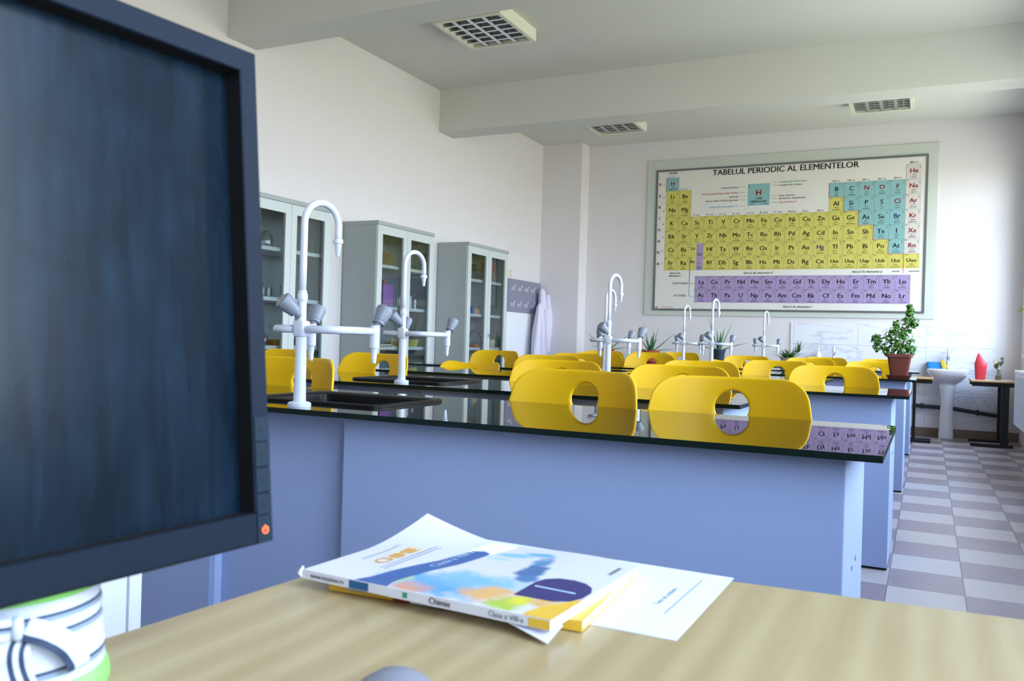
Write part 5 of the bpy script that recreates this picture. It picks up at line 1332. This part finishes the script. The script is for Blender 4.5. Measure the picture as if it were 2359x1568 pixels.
bm = NB(); cpoly([(0.36, 0.205), (0.375, 0.205), (0.375, 0.05), (0.36, 0.05)], 2, 0.0003); obj('device_highlight', bm, PMATS, cv)
bm = NB(); cpoly([(0.0, 0.0), (0.0, 0.10), (0.05, 0.10), (0.11, 0.088), (0.18, 0.062), (0.26, 0.03), (0.32, 0.0)], 5); obj('corner_print', bm, PMATS, cv)
bm = NB(); cov_txt('intuitext', 0.80, 0.045, 0.0085, 6, 0.02); obj('publisher_mark', bm, PMATS, cv)
# bottom book
NR2 = Vector((-0.2600, 0.685, 0.7010))
ex_s, ey_s = ex.copy(), ey.copy()
ex = Vector((-0.062, 0.998, 0)).normalized(); ey = Vector((-ex.y, ex.x, 0))
bb_ = book_root(NR2, 'textbook', 'yellow-spined chemistry textbook under the white one, on the desk')
Hb = 0.0088
B2W = 0.190
bm = NB(); box(bm, 0.0, B2W, 0, 0.258, Hb - 0.0007, Hb, bev=0); obj('front_cover', bm, 'book_yellow', bb_)
bm = NB(); box(bm, 0.0, B2W, 0, 0.258, 0.0, 0.0007); obj('back_cover', bm, 'book_yellow', bb_)
bm = NB(); box(bm, 0.001, B2W - 0.003, 0.002, 0.256, 0.0008, Hb - 0.0008); obj('pages', bm, 'page', bb_)
bm = NB(); box(bm, -0.0008, 0.0008, 0, 0.258, 0, Hb, 3)
def spq2(y0, y1, mi):
    f = bm.faces.new([bm.verts.new(p) for p in ((-0.0011, y1, 0.0001), (-0.0011, y0, 0.0001), (-0.0011, y0, Hb - 0.0001), (-0.0011, y1, Hb - 0.0001))]); f.material_index = mi
spq2(0.168, 0.186, 1); spq2(0.022, 0.168, 0)
sp_txt('intuitext.ro', 0.225, 0.0062, 6, 0.01, Hb / 2); sp_txt('Chimie', 0.148, 0.0078, 4, 0.03, Hb / 2)
obj('spine', bm, ['book_white', 'book_red', 'book_green', 'book_yellow', 't_black', 't_grey', 't_white'], bb_)
# curled back cover / plastic flap hanging out under the top book's right end
bm = grid_sheet(0, 1, 0, 1, 8, 8, lambda a, b: (0.02 * b - 0.009 * (1 - b) * (1 - a) ** 1.1, -0.002 + 0.042 * a, -0.0006 - 0.0070 * (1 - a) * (1 - b)), thick=0.0004)
obj('curled_back_flap', bm, 'book_white', tb_, True, 40)
# foil cover edge at the left end of the spine
bm = NB(); tube(bm, [(-0.001, BHt + 0.001, 0.001), (-0.002, BHt + 0.003, 0.005), (0.002, BHt + 0.002, 0.011)], [0.0015, 0.0025, 0.0012], 8); obj('foil_edge', bm, 'book_white', tb_, True)

def sheet(name, corners, z, th, mt, label, prints=None):
    t = empty(name, (0, 0, 0), 0, label, 'paper', 'papers beside the books')
    bm = NB(); hexa(bm, [(x, y, z) for x, y in corners], [(x, y, z + th) for x, y in corners]); obj('sheet', bm, mt, t)
    return t
P1 = [(-0.262, 0.700), (-0.190, 0.706), (-0.186, 0.928), (-0.492, 0.938), (-0.492, 0.80), (-0.262, 0.80)]
ta = sheet('paper_sheet', [(-0.470, 0.712), (-0.184, 0.7075), (-0.181, 0.930), (-0.488, 0.938)], DZ + 0.0002, 0.0003, 'paper', 'white sheet at the very bottom of the papers, right of the books')
tb2 = sheet('paper_sheet', [(-0.472, 0.716), (-0.200, 0.7105), (-0.193, 0.927), (-0.490, 0.934)], DZ + 0.0005, 0.0003, 'paper', 'white printed sheet topmost of the papers under the books')
bm = NB()
mt = Matrix.Translation((-0.226, 0.825, DZ + 0.0011)) @ Matrix.Rotation(math.radians(88), 4, 'Z')
text_into(bm, 'Teste de evaluare', 0.009, mt, 0, 'CENTER', 0.0, 2)
for k, (yy, L) in enumerate(((0.0, 0.13), )):
    x_ = -0.213; 
    f = bm.faces.new([bm.verts.new(p) for p in ((x_, 0.77, DZ + 0.0011), (x_ + 0.0012, 0.77, DZ + 0.0011), (x_ + 0.0052, 0.90, DZ + 0.0011), (x_ + 0.004, 0.90, DZ + 0.0011))])
for v in bm.verts: pass
obj('print_line', bm, 't_grey', tb2)
